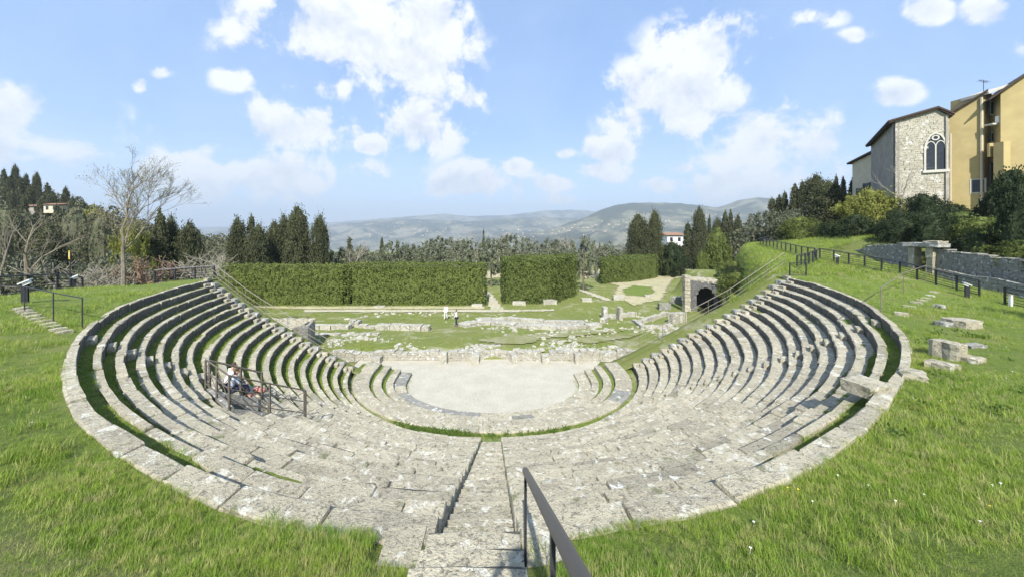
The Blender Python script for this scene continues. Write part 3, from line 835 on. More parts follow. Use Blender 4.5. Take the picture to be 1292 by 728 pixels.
# right boundary fence and left fence
def path_pts(P, step):
    out_ = []; P = [Vector(p) for p in P]; acc = 0
    for a_, b_ in zip(P[:-1], P[1:]):
        L = (b_ - a_).length; n = max(1, round(L / step))
        for i in range(n): out_.append(a_.lerp(b_, i / n))
    out_.append(P[-1])
    return [Vector((p.x, p.y, ground_z(p.x, p.y))) for p in out_]
def fence(P, label, step=1.1, h=1.05, group='metal boundary fences', wires=5):
    pts = path_pts(P, step); t = thing('boundary_fence', pts[0], label, 'fence', group)
    for p in pts:
        m = MB(); m.box((p.x, p.y, p.z + h / 2 - .05), (.075, .075, h + .1)); obj('post', m, STEEL, t)
    for rr, r_ in ((1.0, .042), (.12, .03)):
        m = MB()
        for a_, b_ in zip(pts[:-1], pts[1:]): m.tube(a_ + Vector((0, 0, h * rr)), b_ + Vector((0, 0, h * rr)), r_, n=5)
        obj('rail', m, STEEL, t)
    for i in range(wires):
        m = MB()
        for a_, b_ in zip(pts[:-1], pts[1:]):
            u = Vector((0, 0, h * (.25 + .65 * i / (wires - 1)))); m.tube(a_ + u, b_ + u, .018, n=3)
        obj('wire', m, STEEL, t)
    return t
fence([(24.8, 27.8, 0), (29.7, 31, 0), (31.4, 26.3, 0), (31.3, 21.9, 0)], 'black metal fence above the right lawn, from the bend to the pedestal', 1.0)
fence([(31.0, 20.6, 0), (30.8, 15.0, 0), (29.5, 12, 0)], 'black metal fence at the right edge, between the pedestal and the picture border', 1.1)
fence([(29.7, 31.5, 0), (39, 50, 0), (50, 55, 0)], 'dark fence along the far terrace path under the trees', 1.8)
fence([(-31, 9.0, 0), (-24.5, 15.5, 0), (-25.5, 20.0, 0), (-27.2, 22.6, 0)], 'dark metal fence at the left edge by the pedestals', 1.5)
fence([(-23.4, 23.6, 0), (-19.4, 25.4, 0)], 'short dark fence behind the upper left end of the rows', 1.2)

# white information pedestals
def pedestal(p, label, rz):
    t = thing('information_pedestal', (p[0], p[1], ground_z(p[0], p[1])), label, 'information stand', 'information stands with slanted white tops', rz)
    t.scale = (.85, .85, .9)
    m = MB(); m.box((-.09, 0, .42), (.04, .20, .9)); lobj('leg', m, STEEL, t)
    m = MB(); m.box((.09, 0, .42), (.04, .20, .9)); lobj('leg', m, STEEL, t)
    M_ = Matrix.Rotation(rad(28), 3, 'X'); m = MB(); m.box((0, 0, .98), (.44, .40, .05), M=M_); m.box((0, .05, .90), (.30, .24, .14), M=M_); lobj('panel', m, WHITE, t)
pedestal((-19.1, 14.0), 'white topped information stand by the left fence, nearest the picture edge', -.9)
pedestal((-26.0, 21.2), 'small white topped information stand on the crest of the left lawn', -.7)
pedestal((30.1, 21.6), 'white topped information stand by the fence gap above the right steps', .9)
pedestal((29.2, 28.9), 'distant white topped information stand inside the right fence', .7)
t = thing('white_marker_post', (30.9, 20.3, ground_z(30.9, 20.3)), 'short white marker post at the foot of the right fence', 'marker post')
m = MB(); m.box((0, 0, .3), (.14, .1, .7)); lobj('post_body', m, WHITE, t); m = MB(); m.box((0, 0, .67), (.17, .13, .05)); lobj('cap', m, PIPE, t)
# yellow sign on its pole
p = at(89, 322, 24.5); gz = ground_z(p.x, p.y)
t = thing('sign_post', (p.x, p.y, gz), 'square yellow sign on a thin pole behind the left fence', 'sign', rz=-.6)
m = MB(); m.tube((0, 0, 0), (0, 0, p.z - gz + .3), .035); lobj('pole', m, STEEL, t)
m = MB(); m.box((0, -.06, p.z - gz), (.50, .03, .62)); s_ = lobj('sign_board', m, plain_mat('sign_yellow', (.72, .50, .06), .5, .05, 5, 0), t)
m = MB(); m.box((0, -.08, p.z - gz), (.26, .012, .34)); obj('sign_symbol', m, plain_mat('sign_white', (.75, .72, .66), .5, .05, 5, 0), s_, origin=(0, 0, 0))

# ------------------------------------------------------------------ masonry generator
def masonry(mb, p0, u, n, width, zb, zt, ch=.22, lmin=.25, lmax=.6, depth=.10, jit=.012, hole=None, joint=.012, proud=.03):
    """courses of rough stones on a wall face: p0 left foot, u along, n outward; zt may be a function of the distance along"""
    u = Vector(u).normalized(); n = Vector(n).normalized(); z = zb
    topf = zt if callable(zt) else (lambda s: zt)
    zmax = max(topf(width * q / 20) for q in range(21))
    while z < zmax - .02:
        c = ch * R.uniform(.75, 1.3); s = R.uniform(-lmax * .5, 0)
        while s < width:
            L = R.uniform(lmin, lmax); a = max(0, s); b = min(width, s + L); s += L
            if b - a < .06: continue
            t_ = min(z + c, topf((a + b) / 2))
            if t_ - z < .05: continue
            if hole and hole((a + b) / 2, (z + t_) / 2): continue
            d = R.uniform(-proud * .3, proud)
            V = []
            for off in (-depth, d):
                for (ss, zz) in ((a + joint, z + joint), (b - joint, z + joint), (b - joint, t_ - joint * .5), (a + joint, t_ - joint * .5)):
                    p = Vector(p0) + u * (ss + R.uniform(-jit, jit)) + n * (off + R.uniform(-jit, jit) * .5); V.append((p.x, p.y, zz + R.uniform(-jit, jit)))
            mb.add(V, [(4, 5, 6, 7), (0, 4, 7, 3), (5, 1, 2, 6), (7, 6, 2, 3), (0, 1, 5, 4)])
        z += c
def wall_core(mb, p0, u, n, width, zb, zt, thick):
    u = Vector(u).normalized(); n = Vector(n).normalized()
    topf = zt if callable(zt) else (lambda s: zt)
    K = 24; P = [Vector(p0) + u * (width * i / K) - n * .04 for i in range(K + 1)]
    poly = [(p.x, p.y, topf(width * i / K) - .05) for i, p in enumerate(P)] + [(P[-1].x, P[-1].y, zb), (P[0].x, P[0].y, zb)]
    mb.prism(poly, -n * thick)
def stone_wall(name, p0, p1, zb, zt, thick, label, mat, cat='stone wall', ch=.22, lmin=.25, lmax=.6, hole=None, coping=None, ends=True, back=False):
    a = Vector((*p0[:2], 0)); b = Vector((*p1[:2], 0)); u = (b - a); Wd = u.length; u.normalize(); n = Vector((u.y, -u.x, 0))
    t = thing(name, (*((a + b) / 2)[:2], zb), label, cat)
    m = MB(); wall_core(m, a, u, n, Wd, zb - .1, zt, thick - .06); obj('wall_core', m, mat, t)
    m = MB(); masonry(m, a, u, n, Wd, zb - .1, zt, ch, lmin, lmax, hole=hole)
    if ends:
        topf = zt if callable(zt) else (lambda s: zt)
        masonry(m, a - n * thick, n, -u, thick, zb - .1, topf(0), ch, lmin, lmax); masonry(m, b, -n, u, thick, zb - .1, topf(Wd), ch, lmin, lmax)
    o = obj('coursed_stones', m, mat, t); tag(o, kind='stuff')
    # cap stones
    topf = zt if callable(zt) else (lambda s: zt)
    if coping:
        s = 0
        while s < Wd - .05:
            L = min(R.uniform(.4, .9), Wd - s); mm = slab_mesh(L - .03, thick + .06, coping, .025, 2)
            an = math.atan2(u.y, u.x); c = a + u * (s + L / 2) - n * (thick / 2); M_ = Matrix.Rotation(an, 3, 'Z')
            mm.v = [tuple(M_ @ Vector(v) + Vector((c.x, c.y, topf(s + L / 2) + coping * .7 + R.uniform(-.03, .03)))) for v in mm.v]
            obj('cap_stone', mm, mat, t); s += L
    return t

# ------------------------------------------------------------------ the stage front and the ruins behind
def rough_row(name, pts, size, label, mat=RUBBLE, cat='ruined wall', zoff=.0, group=None, per=None, gapf=.04, hj=.08, z=None):
    """a ruined low wall: a line of separate rough stones"""
    P = [Vector((*p[:2], 0)) for p in pts]
    gz = lambda q: ground_z(q.x, q.y) if z is None else z
    t = thing(name, (P[0].x, P[0].y, gz(P[0])), label, cat, group)
    for a, b in zip(P[:-1], P[1:]):
        L = (b - a).length; s = 0; an = math.atan2(b.y - a.y, b.x - a.x); u = (b - a) / L
        while s < L:
            l = min(R.uniform(.6, 1.4) * size[0], L - s + .2); h = size[2] + R.uniform(-hj, hj)
            c = a + u * (s + l / 2); mm = slab_mesh(l - gapf, size[1] * R.uniform(.85, 1.15), h + .3, .06 * min(1.4, size[1]), 3); M_ = Matrix.Rotation(an + R.uniform(-.06, .06), 3, 'Z')
            mm.v = [tuple(M_ @ Vector(v) + Vector((c.x, c.y + R.uniform(-.04, .04), gz(c) + h + zoff))) for v in mm.v]
            obj('stone', mm, mat, t); s += l + (R.uniform(.1, .5) if R.random() < .08 else 0)
    return t
YS = 27.9
# stage front wall in stretches, pilasters and the curved niche
def G(x, y, z=0.0): return atz(x, y, z)
def sfront(x0, x1, y0, zt, lab, ch=.2):
    a = at(x0, 458, YS); b = at(x1, 458, YS)
    return stone_wall('stage_front_wall', (a.x, YS + y0), (b.x, YS + y0), 0.0, zt, .55, lab, RUBBLE, ch=ch, lmin=.25, lmax=.7, coping=.12)
sfront(415, 556, .1, lambda s: .62 + .10 * math.sin(s * 1.7), 'left stretch of the low cream stage front wall behind the gravel')
sfront(565, 597, .0, .72, 'short straight stretch of stage front wall just left of the curved niche')
sfront(652, 683, .0, .72, 'short straight stretch of stage front wall just right of the curved niche')
sfront(693, 726, .0, .70, 'stretch of stage front wall between the two right pilasters')
sfront(732, 812, -.05, lambda s: .75 + .12 * math.sin(s * 2.1), 'right stretch of the stage front wall, broken and mossy on top')
for x, lab, w_, h_ in ((560, 'tall left pilaster block of the stage front', .55, .92), (600, 'pilaster block at the left end of the curved niche', .58, .68), (649, 'pilaster block at the right end of the curved niche', .42, .68),
                   (688, 'pilaster block standing third from the right on the stage front', .6, .72), (729, 'dark sided pilaster block near the right end of the stage front', .5, .80), (475, 'lone squared block at the foot of the left stage front', .7, .5)):
    q = at(x, 458, YS - .38); t = thing('pilaster', (q.x, YS - .38, 0), lab, 'stone block', 'pilaster blocks of the stage front')
    mm = slab_mesh(w_, .62, h_ + .1, .025, 3); mm.v = [(a, b, c + h_) for a, b, c in mm.v]; lobj('stone', mm, RUBBLE, t)
t = thing('curved_niche', (at(624, 458, YS).x, YS + .4, 0), 'shallow curved niche of small stones in the middle of the stage front', 'stone wall')
cx = at(624, 458, YS).x
for i in range(12):
    a0, a1 = PI * i / 12, PI * (i + 1) / 12
    for L_ in range(3):
        m = MB(); r0, r1 = 1.25, 1.75
        q = [(cx + math.cos(aa) * rr * 1.05, YS - .1 + math.sin(aa) * rr * .55, L_ * .23 + .0) for aa, rr in ((a0 + .01, r0 + R.uniform(-.03, .03)), (a1 - .01, r0 + R.uniform(-.03, .03)), (a1 - .01, r1), (a0 + .01, r1))]
        m.prism(q, (0, 0, .215 + R.uniform(-.01, .01))); obj('stone', m, RUBBLE, t)
# platform and long low walls (pixels of the photograph turned into ground points at the plain's level)
def gp(x, y, z=.3): q = atz(x, y, z); return (q.x, q.y)
rough_row('ruined_wall', [gp(388, 414), gp(440, 415)], (1.3, .7, .5), 'long pale ruined wall stub beyond the left railing end')
rough_row('ruined_wall', [gp(442, 411), gp(452, 411)], (.9, .8, .75), 'single upright pale block at the right end of the left wall stub')
rough_row('ruined_wall', [gp(453, 413), gp(476, 413)], (.8, .6, .35), 'two low pale stones between the left and the middle wall stubs')
rough_row('ruined_wall', [gp(476, 415), gp(540, 417)], (1.3, .9, .55), 'row of big rounded pale stones left of the two standing visitors')
rough_row('ruined_wall', [gp(395, 424), gp(476, 424)], (.8, .6, .12), 'very low line of flat stones in front of the left wall stub')
rough_row('ruined_wall', [gp(582, 411), gp(600, 407), gp(640, 408), gp(668, 413), gp(700, 415), gp(755, 411)], (1.7, 1.2, .42), 'long winding pale foundation wall across the middle of the meadow')
rough_row('ruined_wall', [gp(600, 404), gp(640, 402), gp(690, 408), gp(735, 408)], (1.5, .8, .55), 'rear course of the winding pale foundation wall')
rough_row('ruined_wall', [gp(760, 405), gp(766, 398), gp(800, 394)], (1.0, .6, .5), 'pale ruined wall running back towards the arch')
rough_row('ruined_wall', [gp(800, 402), gp(812, 414), gp(846, 412)], (1.0, .5, .35), 'low corner of pale walling in front of the right ruins')
rough_row('ruined_wall', [gp(806, 407), gp(826, 398), gp(842, 392)], (.8, .5, .45), 'slanting pale wall climbing to the arch from the corner walling')
rough_row('ruined_wall', [gp(846, 405), gp(862, 402)], (.9, .7, 1.1), 'chunk of taller masonry just left of the vault')
rough_row('ruined_wall', [gp(632, 440), gp(600, 443)], (.6, .5, .12), 'scatter of flat stones behind the right part of the niche')
for (x, y, w_, h_, lab) in ((655, 384, 1.9, .5, 'flat pale block at the foot of the square hedge, left'), (693, 383, 2.0, .65, 'pale broken block at the foot of the square hedge, middle'), (740, 380, 1.5, .55, 'pale block on grass right of the square hedge'),
                        (781, 378, 1.8, .75, 'long squared pale block left of the round grass patch'), (818, 375, 1.3, .45, 'small squared block near the tan earth'), (763, 403, .5, 1.5, 'upright pale stone post among the ruins'),
                        (782, 404, .55, 1.5, 'second upright stone post among the ruins, beside the long wall'), (838, 390, 1.5, .9, 'dark fronted hollow block left of the tall pillar'), (855, 382, 1.8, 1.0, 'squared pale block beside the tall pillar'),
                        (602, 386, 1.5, .35, 'flat slab at the right foot of the long hedge'), (479, 387, 1.6, .2, 'leaning pale slab below the gap in the long hedge')):
    q = Vector((*gp(x, y, -.2), 0)); z = ground_z(q.x, q.y); t = thing('ruin_block', (q.x, q.y, z), lab, 'stone block', rz=R.uniform(-.15, .15))
    mm = slab_mesh(w_, .8, h_ + .2, .05, 3); mm.v = [(a, b, c + h_) for a, b, c in mm.v]; lobj('stone', mm, STONE_D if 'dark' in lab else RUBBLE, t)
# rubble scattered over the meadow: uncountable
m = MB()
for i in range(4200):
    Y = 28.7 + 17 * R.random() ** 1.3; X = R.uniform(-20, 20)
    d = fbm(X, Y, .28, 3) + .6 * max(0, math.exp(-((Y - 33.5 - X * .12) / 2.2) ** 2) * (1 if X > 0 else .25)) + .5 * math.exp(-((Y - 29) / .6) ** 2)
    if d < R.uniform(.1, .9): continue
    s = .10 + .35 * R.random() ** 2.5; z = ground_z(X, Y)
    m.box((X, Y, z + .02), (s * R.uniform(.8, 2.2), s, s * .5), R.uniform(0, 3), taper=.7, jit=s * .12)
tag(obj('rubble', m, RUBBLE), 'small pale rubble strewn over the meadow behind the stage front', 'rubble', kind='stuff')
# flat bare rock sheets and paths, as thin sheets over the ground
def sheet(name, poly, mat, lift=.05, label=None, kindv='structure', step=.8):
    xs_ = [p[0] for p in poly]; ys_ = [p[1] for p in poly]
    def inside(x, y):
        c = False; j = len(poly) - 1
        for i in range(len(poly)):
            if (poly[i][1] > y) != (poly[j][1] > y) and x < (poly[j][0] - poly[i][0]) * (y - poly[i][1]) / (poly[j][1] - poly[i][1]) + poly[i][0]: c = not c
            j = i
        return c
    m = MB(); idx = {}
    nx = int((max(xs_) - min(xs_)) / step) + 2; ny = int((max(ys_) - min(ys_)) / step) + 2
    def vtx(i, j):
        if (i, j) not in idx:
            X = min(xs_) + i * step; Y = min(ys_) + j * step; idx[(i, j)] = len(m.v)
            m.v.append((X + .3 * step * nz(X, Y, 1, 2), Y + .3 * step * nz(X, Y, 5, 2), ground_z(X, Y) + .06 * fbm(X, Y, .4) + lift))
        return idx[(i, j)]
    for i in range(nx):
        for j in range(ny):
            if inside(min(xs_) + (i + .5) * step, min(ys_) + (j + .5) * step): m.f.append((vtx(i, j), vtx(i + 1, j), vtx(i + 1, j + 1), vtx(i, j + 1)))
    return struct(name, m, mat, True)
def pxpoly(L, z=-.2): return [gp(x, y, z) for x, y in L]
sheet('meadow_path', pxpoly([(384, 393.5), (640, 393.5), (700, 392), (700, 390), (640, 390.5), (384, 390.5)]), PATH, .07, step=.35)
sheet('meadow_path', pxpoly([(618, 391), (628, 391), (636, 391), (622, 373), (612, 366), (606, 366), (616, 374)]), PATH, .08, step=.35)
sheet('meadow_path', pxpoly([(729, 366), (733, 365), (772, 378), (765, 380)]), PATH, .08, step=.35)
sheet('tan_earth_patch', pxpoly([(755, 352), (815, 346), (845, 333), (880, 332), (880, 345), (850, 350), (842, 362), (836, 378), (800, 385), (775, 372), (780, 360)]), DIRT, .09, step=.6)
sheet('tan_earth_patch', pxpoly([(600, 340), (632, 340), (632, 348), (606, 350)]), DIRT, .09, step=1.0)
sheet('tan_earth_patch', pxpoly([(735, 340), (760, 336), (760, 346), (735, 350)]), DIRT, .09, step=1.0)
sheet('tan_earth_patch', pxpoly([(275, 386), (612, 386), (612, 389.5), (380, 389.5)]), DIRT, .05, step=.4)
ROCKY = lawn_mat('rocky_bare_ground', 1.1, 0.75)
sheet('bare_rock_patch', pxpoly([(600, 432), (640, 426), (655, 425), (690, 424), (670, 436), (630, 437)], .4), ROCKY, .09, step=.35)
sheet('bare_rock_patch', pxpoly([(700, 433), (760, 424), (815, 420), (800, 428), (750, 436)], .4), ROCKY, .09, step=.35)
sheet('bare_rock_patch', pxpoly([(660, 424), (730, 419), (790, 417), (730, 426), (680, 429)], .4), ROCKY, .10, step=.35)
sheet('green_grass_patch', pxpoly([(785, 366), (800, 360), (822, 362), (826, 370), (810, 374), (790, 373)]), LAWN, .13, step=.6)

# stone substructure beyond the left ends
a = at(352, 400, 27.2); 
t = stone_wall('substructure_wall', (-17.6, 27.0), (-15.4, 28.4), -.2, 2.75, .5, 'dark right hand face of the ruined block beyond the left row ends', STONE_D, ch=.25)
t = thing('substructure_block', (-18.2, 29.5, 0), 'rubble topped ruined block beyond the left row ends', 'ruined wall')
m = MB(); m.prism([(-20.5, 27.2, -.3), (-17.6, 27.1, -.3), (-15.5, 28.6, -.3), (-16.2, 31, -.3), (-20.5, 31, -.3)], (0, 0, 2.95)); obj('core', m, STONE_D, t)
m = MB()
for i in range(420):
    x, y = R.uniform(-20.4, -16.2), R.uniform(27.3, 30.9); s = R.uniform(.12, .4); m.box((x, y, 2.66), (s * 1.3, s, s * .6), R.uniform(0, 3), jit=s * .15)
tag(obj('rubble_top', m, STONE, t), kind='stuff')

# ------------------------------------------------------------------ vaulted arch ruin, pillars
YA = 46.0
def AX(x): return at(x, 0, YA).x
def AZ(y): return at(0, y, YA).z
t = thing('vaulted_arch', (AX(886), YA, 0), 'blackened stone vault with a round arched dark opening in the ruins', 'ruined arch'); tv = t
x0, x1, z1 = AX(868), AX(905), AZ(354); xc = AX(890); hw = AX(900.5) - AX(890); zs = AZ(373)
def hole(s, z):
    x = x0 + s
    return (abs(x - xc) < hw and z < zs) or ((x - xc) ** 2 + (z - zs) ** 2 * .95 < hw * hw)
m = MB(); masonry(m, (x0, YA, 0), (1, 0, 0), (0, -1, 0), x1 - x0, -.3, lambda s: z1 - .12 * s, .28, .25, .6, depth=.3, hole=hole); tag(obj('wall_face', m, BLACKST, t), kind='stuff')
# core with arched opening built from jambs and voussoir ring
for (a, b) in ((x0, xc - hw - .02), (xc + hw + .02, x1)):
    m = MB(); m.box(((a + b) / 2, YA + 2.1, (zs - .3) / 2), (b - a, 4, zs + .3)); obj('jamb', m, BLACKST, t)
m = MB(); K = 12
for i in range(K):
    a0, a1 = PI * i / K, PI * (i + 1) / K
    pl = [(xc + math.cos(a0) * hw, YA + .1, zs + math.sin(a0) * hw), (xc + math.cos(a1) * hw, YA + .1, zs + math.sin(a1) * hw)]
    zt = z1 - .15
    pl += [(min(x1, max(x0, xc + math.cos(a1) * 2.2)), YA + .1, zt), (min(x1, max(x0, xc + math.cos(a0) * 2.2)), YA + .1, zt)] if 0 < i < K - 1 else ([(x1 if i == 0 else x0, YA + .1, zt if i else zt), (x1 if i == 0 else x0, YA + .1, zs)] if i == 0 else [(x0, YA + .1, zs), (x0, YA + .1, zt)])
    if i == 0: pl = [pl[0], pl[1], (xc + math.cos(a1) * 2.2 if xc + math.cos(a1) * 2.2 < x1 else x1, YA + .1, zt), (x1, YA + .1, zt), (x1, YA + .1, zs)]
    if i == K - 1: pl = [pl[0], pl[1], (x0, YA + .1, zs), (x0, YA + .1, zt), (max(x0, xc + math.cos(a0) * 2.2), YA + .1, zt)]
    m.prism(pl, (0, 4, 0))
obj('vault_core', m, BLACKST, t)
m = MB(); m.box((xc, YA + 4.2, 1.5), (x1 - x0 - .1, .2, 4.0)); obj('back_wall', m, BLACKST, t)
for i in range(11):
    a0, a1 = PI * i / 11, PI * (i + 1) / 11; m = MB()
    q = [(xc + math.cos(aa) * rr, YA - .06, zs + math.sin(aa) * rr) for aa, rr in ((a0 + .02, hw), (a1 - .02, hw), (a1 - .02, hw + .32), (a0 + .02, hw + .32))]
    m.prism(q, (0, .35, 0)); obj('arch_stone', m, BLACKST, t)
m = MB()
for i in range(130):
    s = R.uniform(.2, .5); m.box((R.uniform(x0, x1), YA + R.uniform(0, 4), z1 - .22 + R.uniform(0, .12)), (s * 1.4, s, .3), R.uniform(0, 3), jit=.05)
tag(obj('rubble_cap', m, STONE, t), kind='stuff')
for (xa, xb, yt, lab) in ((861.5, 868.5, 347, 'tall slender pale pillar at the left of the blackened vault'), (903, 909.5, 357, 'shorter pale pillar at the right of the blackened vault')):
    dyp = .35 if xa < 880 else -1.1
    t = thing('pillar', (AX((xa + xb) / 2), YA - .5, 0), lab, 'stone pillar', 'pale pillars flanking the vault'); z = -.2; w_ = AX(xb) - AX(xa)
    while z < AZ(yt) - .1:
        h_ = min(R.uniform(.4, .65), AZ(yt) - z); mm = slab_mesh(w_ * R.uniform(.94, 1.04), .75, h_ - .02, .03, 2)
        mm.v = [(a + AX((xa + xb) / 2), b + YA - .5 + dyp, c + z + h_) for a, b, c in mm.v]; obj('stone_drum', mm, STONE, t); z += h_
tv.rotation_euler = (0, 0, rad(-27)); tv.scale = (.9, .9, 1)
# low retaining wall ends of the right bank
stone_wall('retaining_wall', (13.6, 28.0), (15.6, 27.2), -.2, lambda s: 2.0 + s * .35, .4, 'small grey retaining wall under the lower end of the right railing', STONE_D)
# masonry of the terrace edge at the upper right
q0, q1 = (36.2, 46.5), (41.2, 56.5)

# ------------------------------------------------------------------ right hand boundary wall with its doorway
def zt_r(s): return float(np.interp(s, [0, 2, 5, 7.8, 8.0, 16], [8.6, 9.3, 9.55, 9.65, 9.4, 8.95])) + .06 * math.sin(s * 3.1)
A_ = Vector((35.2, 31.8, 0)); B_ = Vector((35.0, 25.4, 0)); u = (B_ - A_); 
stone_wall('boundary_wall', (35.6, 33.5), (35.0, 28.4), 7.2, lambda s: float(np.interp(s, [0, 1.5, 5.1], [8.6, 9.2, 9.65])) + .05 * math.sin(s * 5), .6, 'stepped end grey masonry wall left of the stone doorway', STONE_G, coping=.1)
stone_wall('boundary_wall', (34.9, 26.9), (34.0, 17.6), 6.1, lambda s: 9.15 - .09 * s + .06 * math.sin(s * 3.1), .6, 'mossy dark upper masonry wall right of the stone doorway', STONE_D, coping=.1)
stone_wall('boundary_wall', (33.9, 26.2), (33.0, 17.2), 6.0, lambda s: 7.75 - .08 * s + .05 * math.sin(s * 2.3), .35, 'low pale masonry wall in front of the mossy wall', STONE_G)
t = thing('stone_doorway', (34.9, 27.6, 7.2), 'old stone doorway with a heavy lintel slab in the boundary wall', 'doorway')
for yy, w_ in ((28.25, .42), (27.05, .42)):
    z = 6.9
    for i in range(3):
        mm = slab_mesh(.7, w_, .83, .03, 2); mm.v = [(a + 34.95, b + yy, c + z + .82) for a, b, c in mm.v]; obj('jamb_stone', mm, STONE, t); z += .82
mm = slab_mesh(1.0, 2.3, .32, .05, 4); mm.v = [(a + 34.9, b + 27.5, c + 9.70) for a, b, c in mm.v]; obj('lintel', mm, STONE_G, t)
mm = slab_mesh(.9, .9, .25, .05, 3); mm.v = [(a + 34.9, b + 26.9, c + 9.88) for a, b, c in mm.v]; obj('lintel_cap', mm, STONE, t)
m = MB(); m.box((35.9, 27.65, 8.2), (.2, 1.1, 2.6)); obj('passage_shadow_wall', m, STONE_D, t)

# ------------------------------------------------------------------ foliage
def leaf_cloud(m, pts, s, rng, elong=1.4, upright=0.0):
    """small leaf cards at points; upright 0..1 pulls them towards vertical sprays"""
    for (x, y, z, k) in pts:
        n = Vector((rng.gauss(0, 1), rng.gauss(0, 1), rng.gauss(0, 1) * (1 - upright))).normalized()
        if n.length < .1: n = Vector((1, 0, 0))
        up = Vector((rng.gauss(0, .5), rng.gauss(0, .5), 1)) if upright else Vector((rng.gauss(0, 1), rng.gauss(0, 1), rng.gauss(0, 1)))
        a = up.cross(n)
        if a.length < .05: a = n.orthogonal()
        a.normalize(); b = n.cross(a).normalized(); w = s * k * rng.uniform(.5, 1.0); h = w * elong
        i = len(m.v); p = Vector((x, y, z))
        for q in (p - a * w * .5, p + b * h * -.5, p + a * w * .5, p + b * h * .5): m.v.append((q.x, q.y, q.z))
        m.f.append((i, i + 1, i + 2, i + 3))
def crown_points(rng, n, prof, H, rad_, lumps=9, lump_amp=.22, shell=.55, z0=0.0):
    """points in clumps spread over the outer shell of a body of revolution"""
    out_ = []; sd = rng.uniform(0, 50); nc = max(40, n // 34); cs = max(.08, min(rad_, H * .25) * .12)
    while len(out_) < n:
        t = rng.random() ** .9; a = rng.uniform(0, 2 * PI); pr = prof(min(.99, t))
        if rng.random() > pr + .10: continue
        lump = noise.noise(Vector((math.cos(a) * 1.5, math.sin(a) * 1.5, t * H / max(rad_, .1) * 1.1 + sd)))
        r = pr * rad_ * (1 + lump_amp * lump * 2.0 + rng.uniform(-.06, .10))
        q = 1 - (rng.random() ** 2.2) * shell
        cx_, cy_, cz_ = math.cos(a) * r * q, math.sin(a) * r * q, z0 + t * H * .97
        k_ = rng.uniform(.6, 1.4)
        for _ in range(int(n / nc * rng.uniform(.5, 1.5))):
            out_.append((cx_ + rng.gauss(0, cs * k_), cy_ + rng.gauss(0, cs * k_), cz_ + rng.gauss(0, cs * k_ * 1.3), .7 + .5 * rng.random()))
    return out_
def core_mesh(prof, H, rad_, z0, n=9, f=.72):
    m = MB(); K = 8
    for j in range(K + 1):
        t = j / K; r = max(.02, prof(min(.995, max(.01, t))) * rad_ * f)
        for i in range(n): a = 2 * PI * i / n; m.v.append((math.cos(a) * r, math.sin(a) * r, z0 + t * H))
    m.f = [(j * n + i, j * n + (i + 1) % n, (j + 1) * n + (i + 1) % n, (j + 1) * n + i) for j in range(K) for i in range(n)]
    return m
P_CYP = lambda t: (min(1, t / .10) ** .5) * (1 - max(0, t - .30) / .70) ** .62 if t < 1 else 0
P_FAT = lambda t: (min(1, t / .12) ** .5) * (1 - max(0, (t - .42) / .58) ** 2.0) ** .6 * .92
P_ROUND = lambda t: math.sqrt(max(0, 1 - (2 * t - 1) ** 2))
P_CONE = lambda t: (min(1, t / .08)) * (1 - t) ** .8
P_BUSH = lambda t: math.sqrt(max(0, 1 - max(0, t * 1.0) ** 2))
TREES = {}
def proto(kind, prof, H, rad_, n, s, mat, trunkh=.6, seed=1, elong=1.5, upright=.5, core=True, lump=.22, shell=.5, tr=.16, bark=None):
    rng = random.Random(seed)
    m = MB(); leaf_cloud(m, crown_points(rng, n, prof, H - trunkh, rad_, lump_amp=lump, shell=shell, z0=trunkh), s, rng, elong, upright)
    c = m.mesh('crown', mat)
    m2 = MB(); rt = tr
    pts = [Vector((0, 0, -.6)), Vector((.04, .02, trunkh)), Vector((.0, .05, trunkh + (H - trunkh) * .75))]
    for a, b, ra, rb in zip(pts[:-1], pts[1:], (rt, rt * .8), (rt * .8, rt * .25)): m2.tube(a, b, ra, rb, 7)
    tk = m2.mesh('trunk', bark or BARK)
    co = core_mesh(prof, H - trunkh, rad_, trunkh, f=.62).mesh('inner_foliage', mat) if core else None
    TREES[kind] = (H, rad_, c, tk, co)
def plant(kind, loc, H, rad_, label, cat='tree', group=None, name='tree', rz=None, tilt=0):
    H0, r0, c, tk, co = TREES[kind]
    t = bpy.data.objects.new(name, None); COL.objects.link(t); t.location = loc; t.rotation_euler = (0, tilt, R.uniform(0, 6.28) if rz is None else rz)
    t.scale = (rad_ / r0, rad_ / r0, H / H0); tag(t, label, cat, group)
    for nm, me in (('crown', c), ('trunk', tk), ('inner_foliage', co)):
        if me:
            o = bpy.data.objects.new(nm, me); COL.objects.link(o); o.parent = t
    return t
proto('cyp1', P_CYP, 14, 1.5, 9000, .30, CYP, .5, 11, 1.7, .7)
proto('cyp2', P_CYP, 14, 1.5, 9000, .30, CYP, .5, 12, 1.7, .7, lump=.3)
proto('fat1', P_FAT, 12, 2.6, 15000, .26, CYP, .8, 13, 1.4, .5, lump=.20, shell=.35)
proto('fat2', P_FAT, 12, 2.6, 15000, .26, CYP, .8, 14, 1.4, .5, lump=.26, shell=.35)
proto('conifer', P_CONE, 12, 2.8, 6000, .5, CYP, .8, 15, 1.6, .3, lump=.4)
proto('olive', P_ROUND, 5, 2.6, 4200, .22, OLIVE, 1.3, 16, 1.6, 0, core=False, lump=.5, shell=.8)
proto('olive2', P_ROUND, 5, 2.6, 3600, .22, OLIVE, 1.3, 26, 1.6, 0, core=False, lump=.6, shell=.8)
proto('bush', P_BUSH, 3, 2, 15000, .105, DARKB, .05, 17, 1.4, 0, lump=.4)
proto('ybush', P_BUSH, 4, 2.4, 15000, .13, YELLOWG, .2, 18, 1.5, .2, lump=.5)
proto('gbush', P_BUSH, 3, 2, 15000, .105, HEDGE, .05, 19, 1.4, 0, lump=.4)
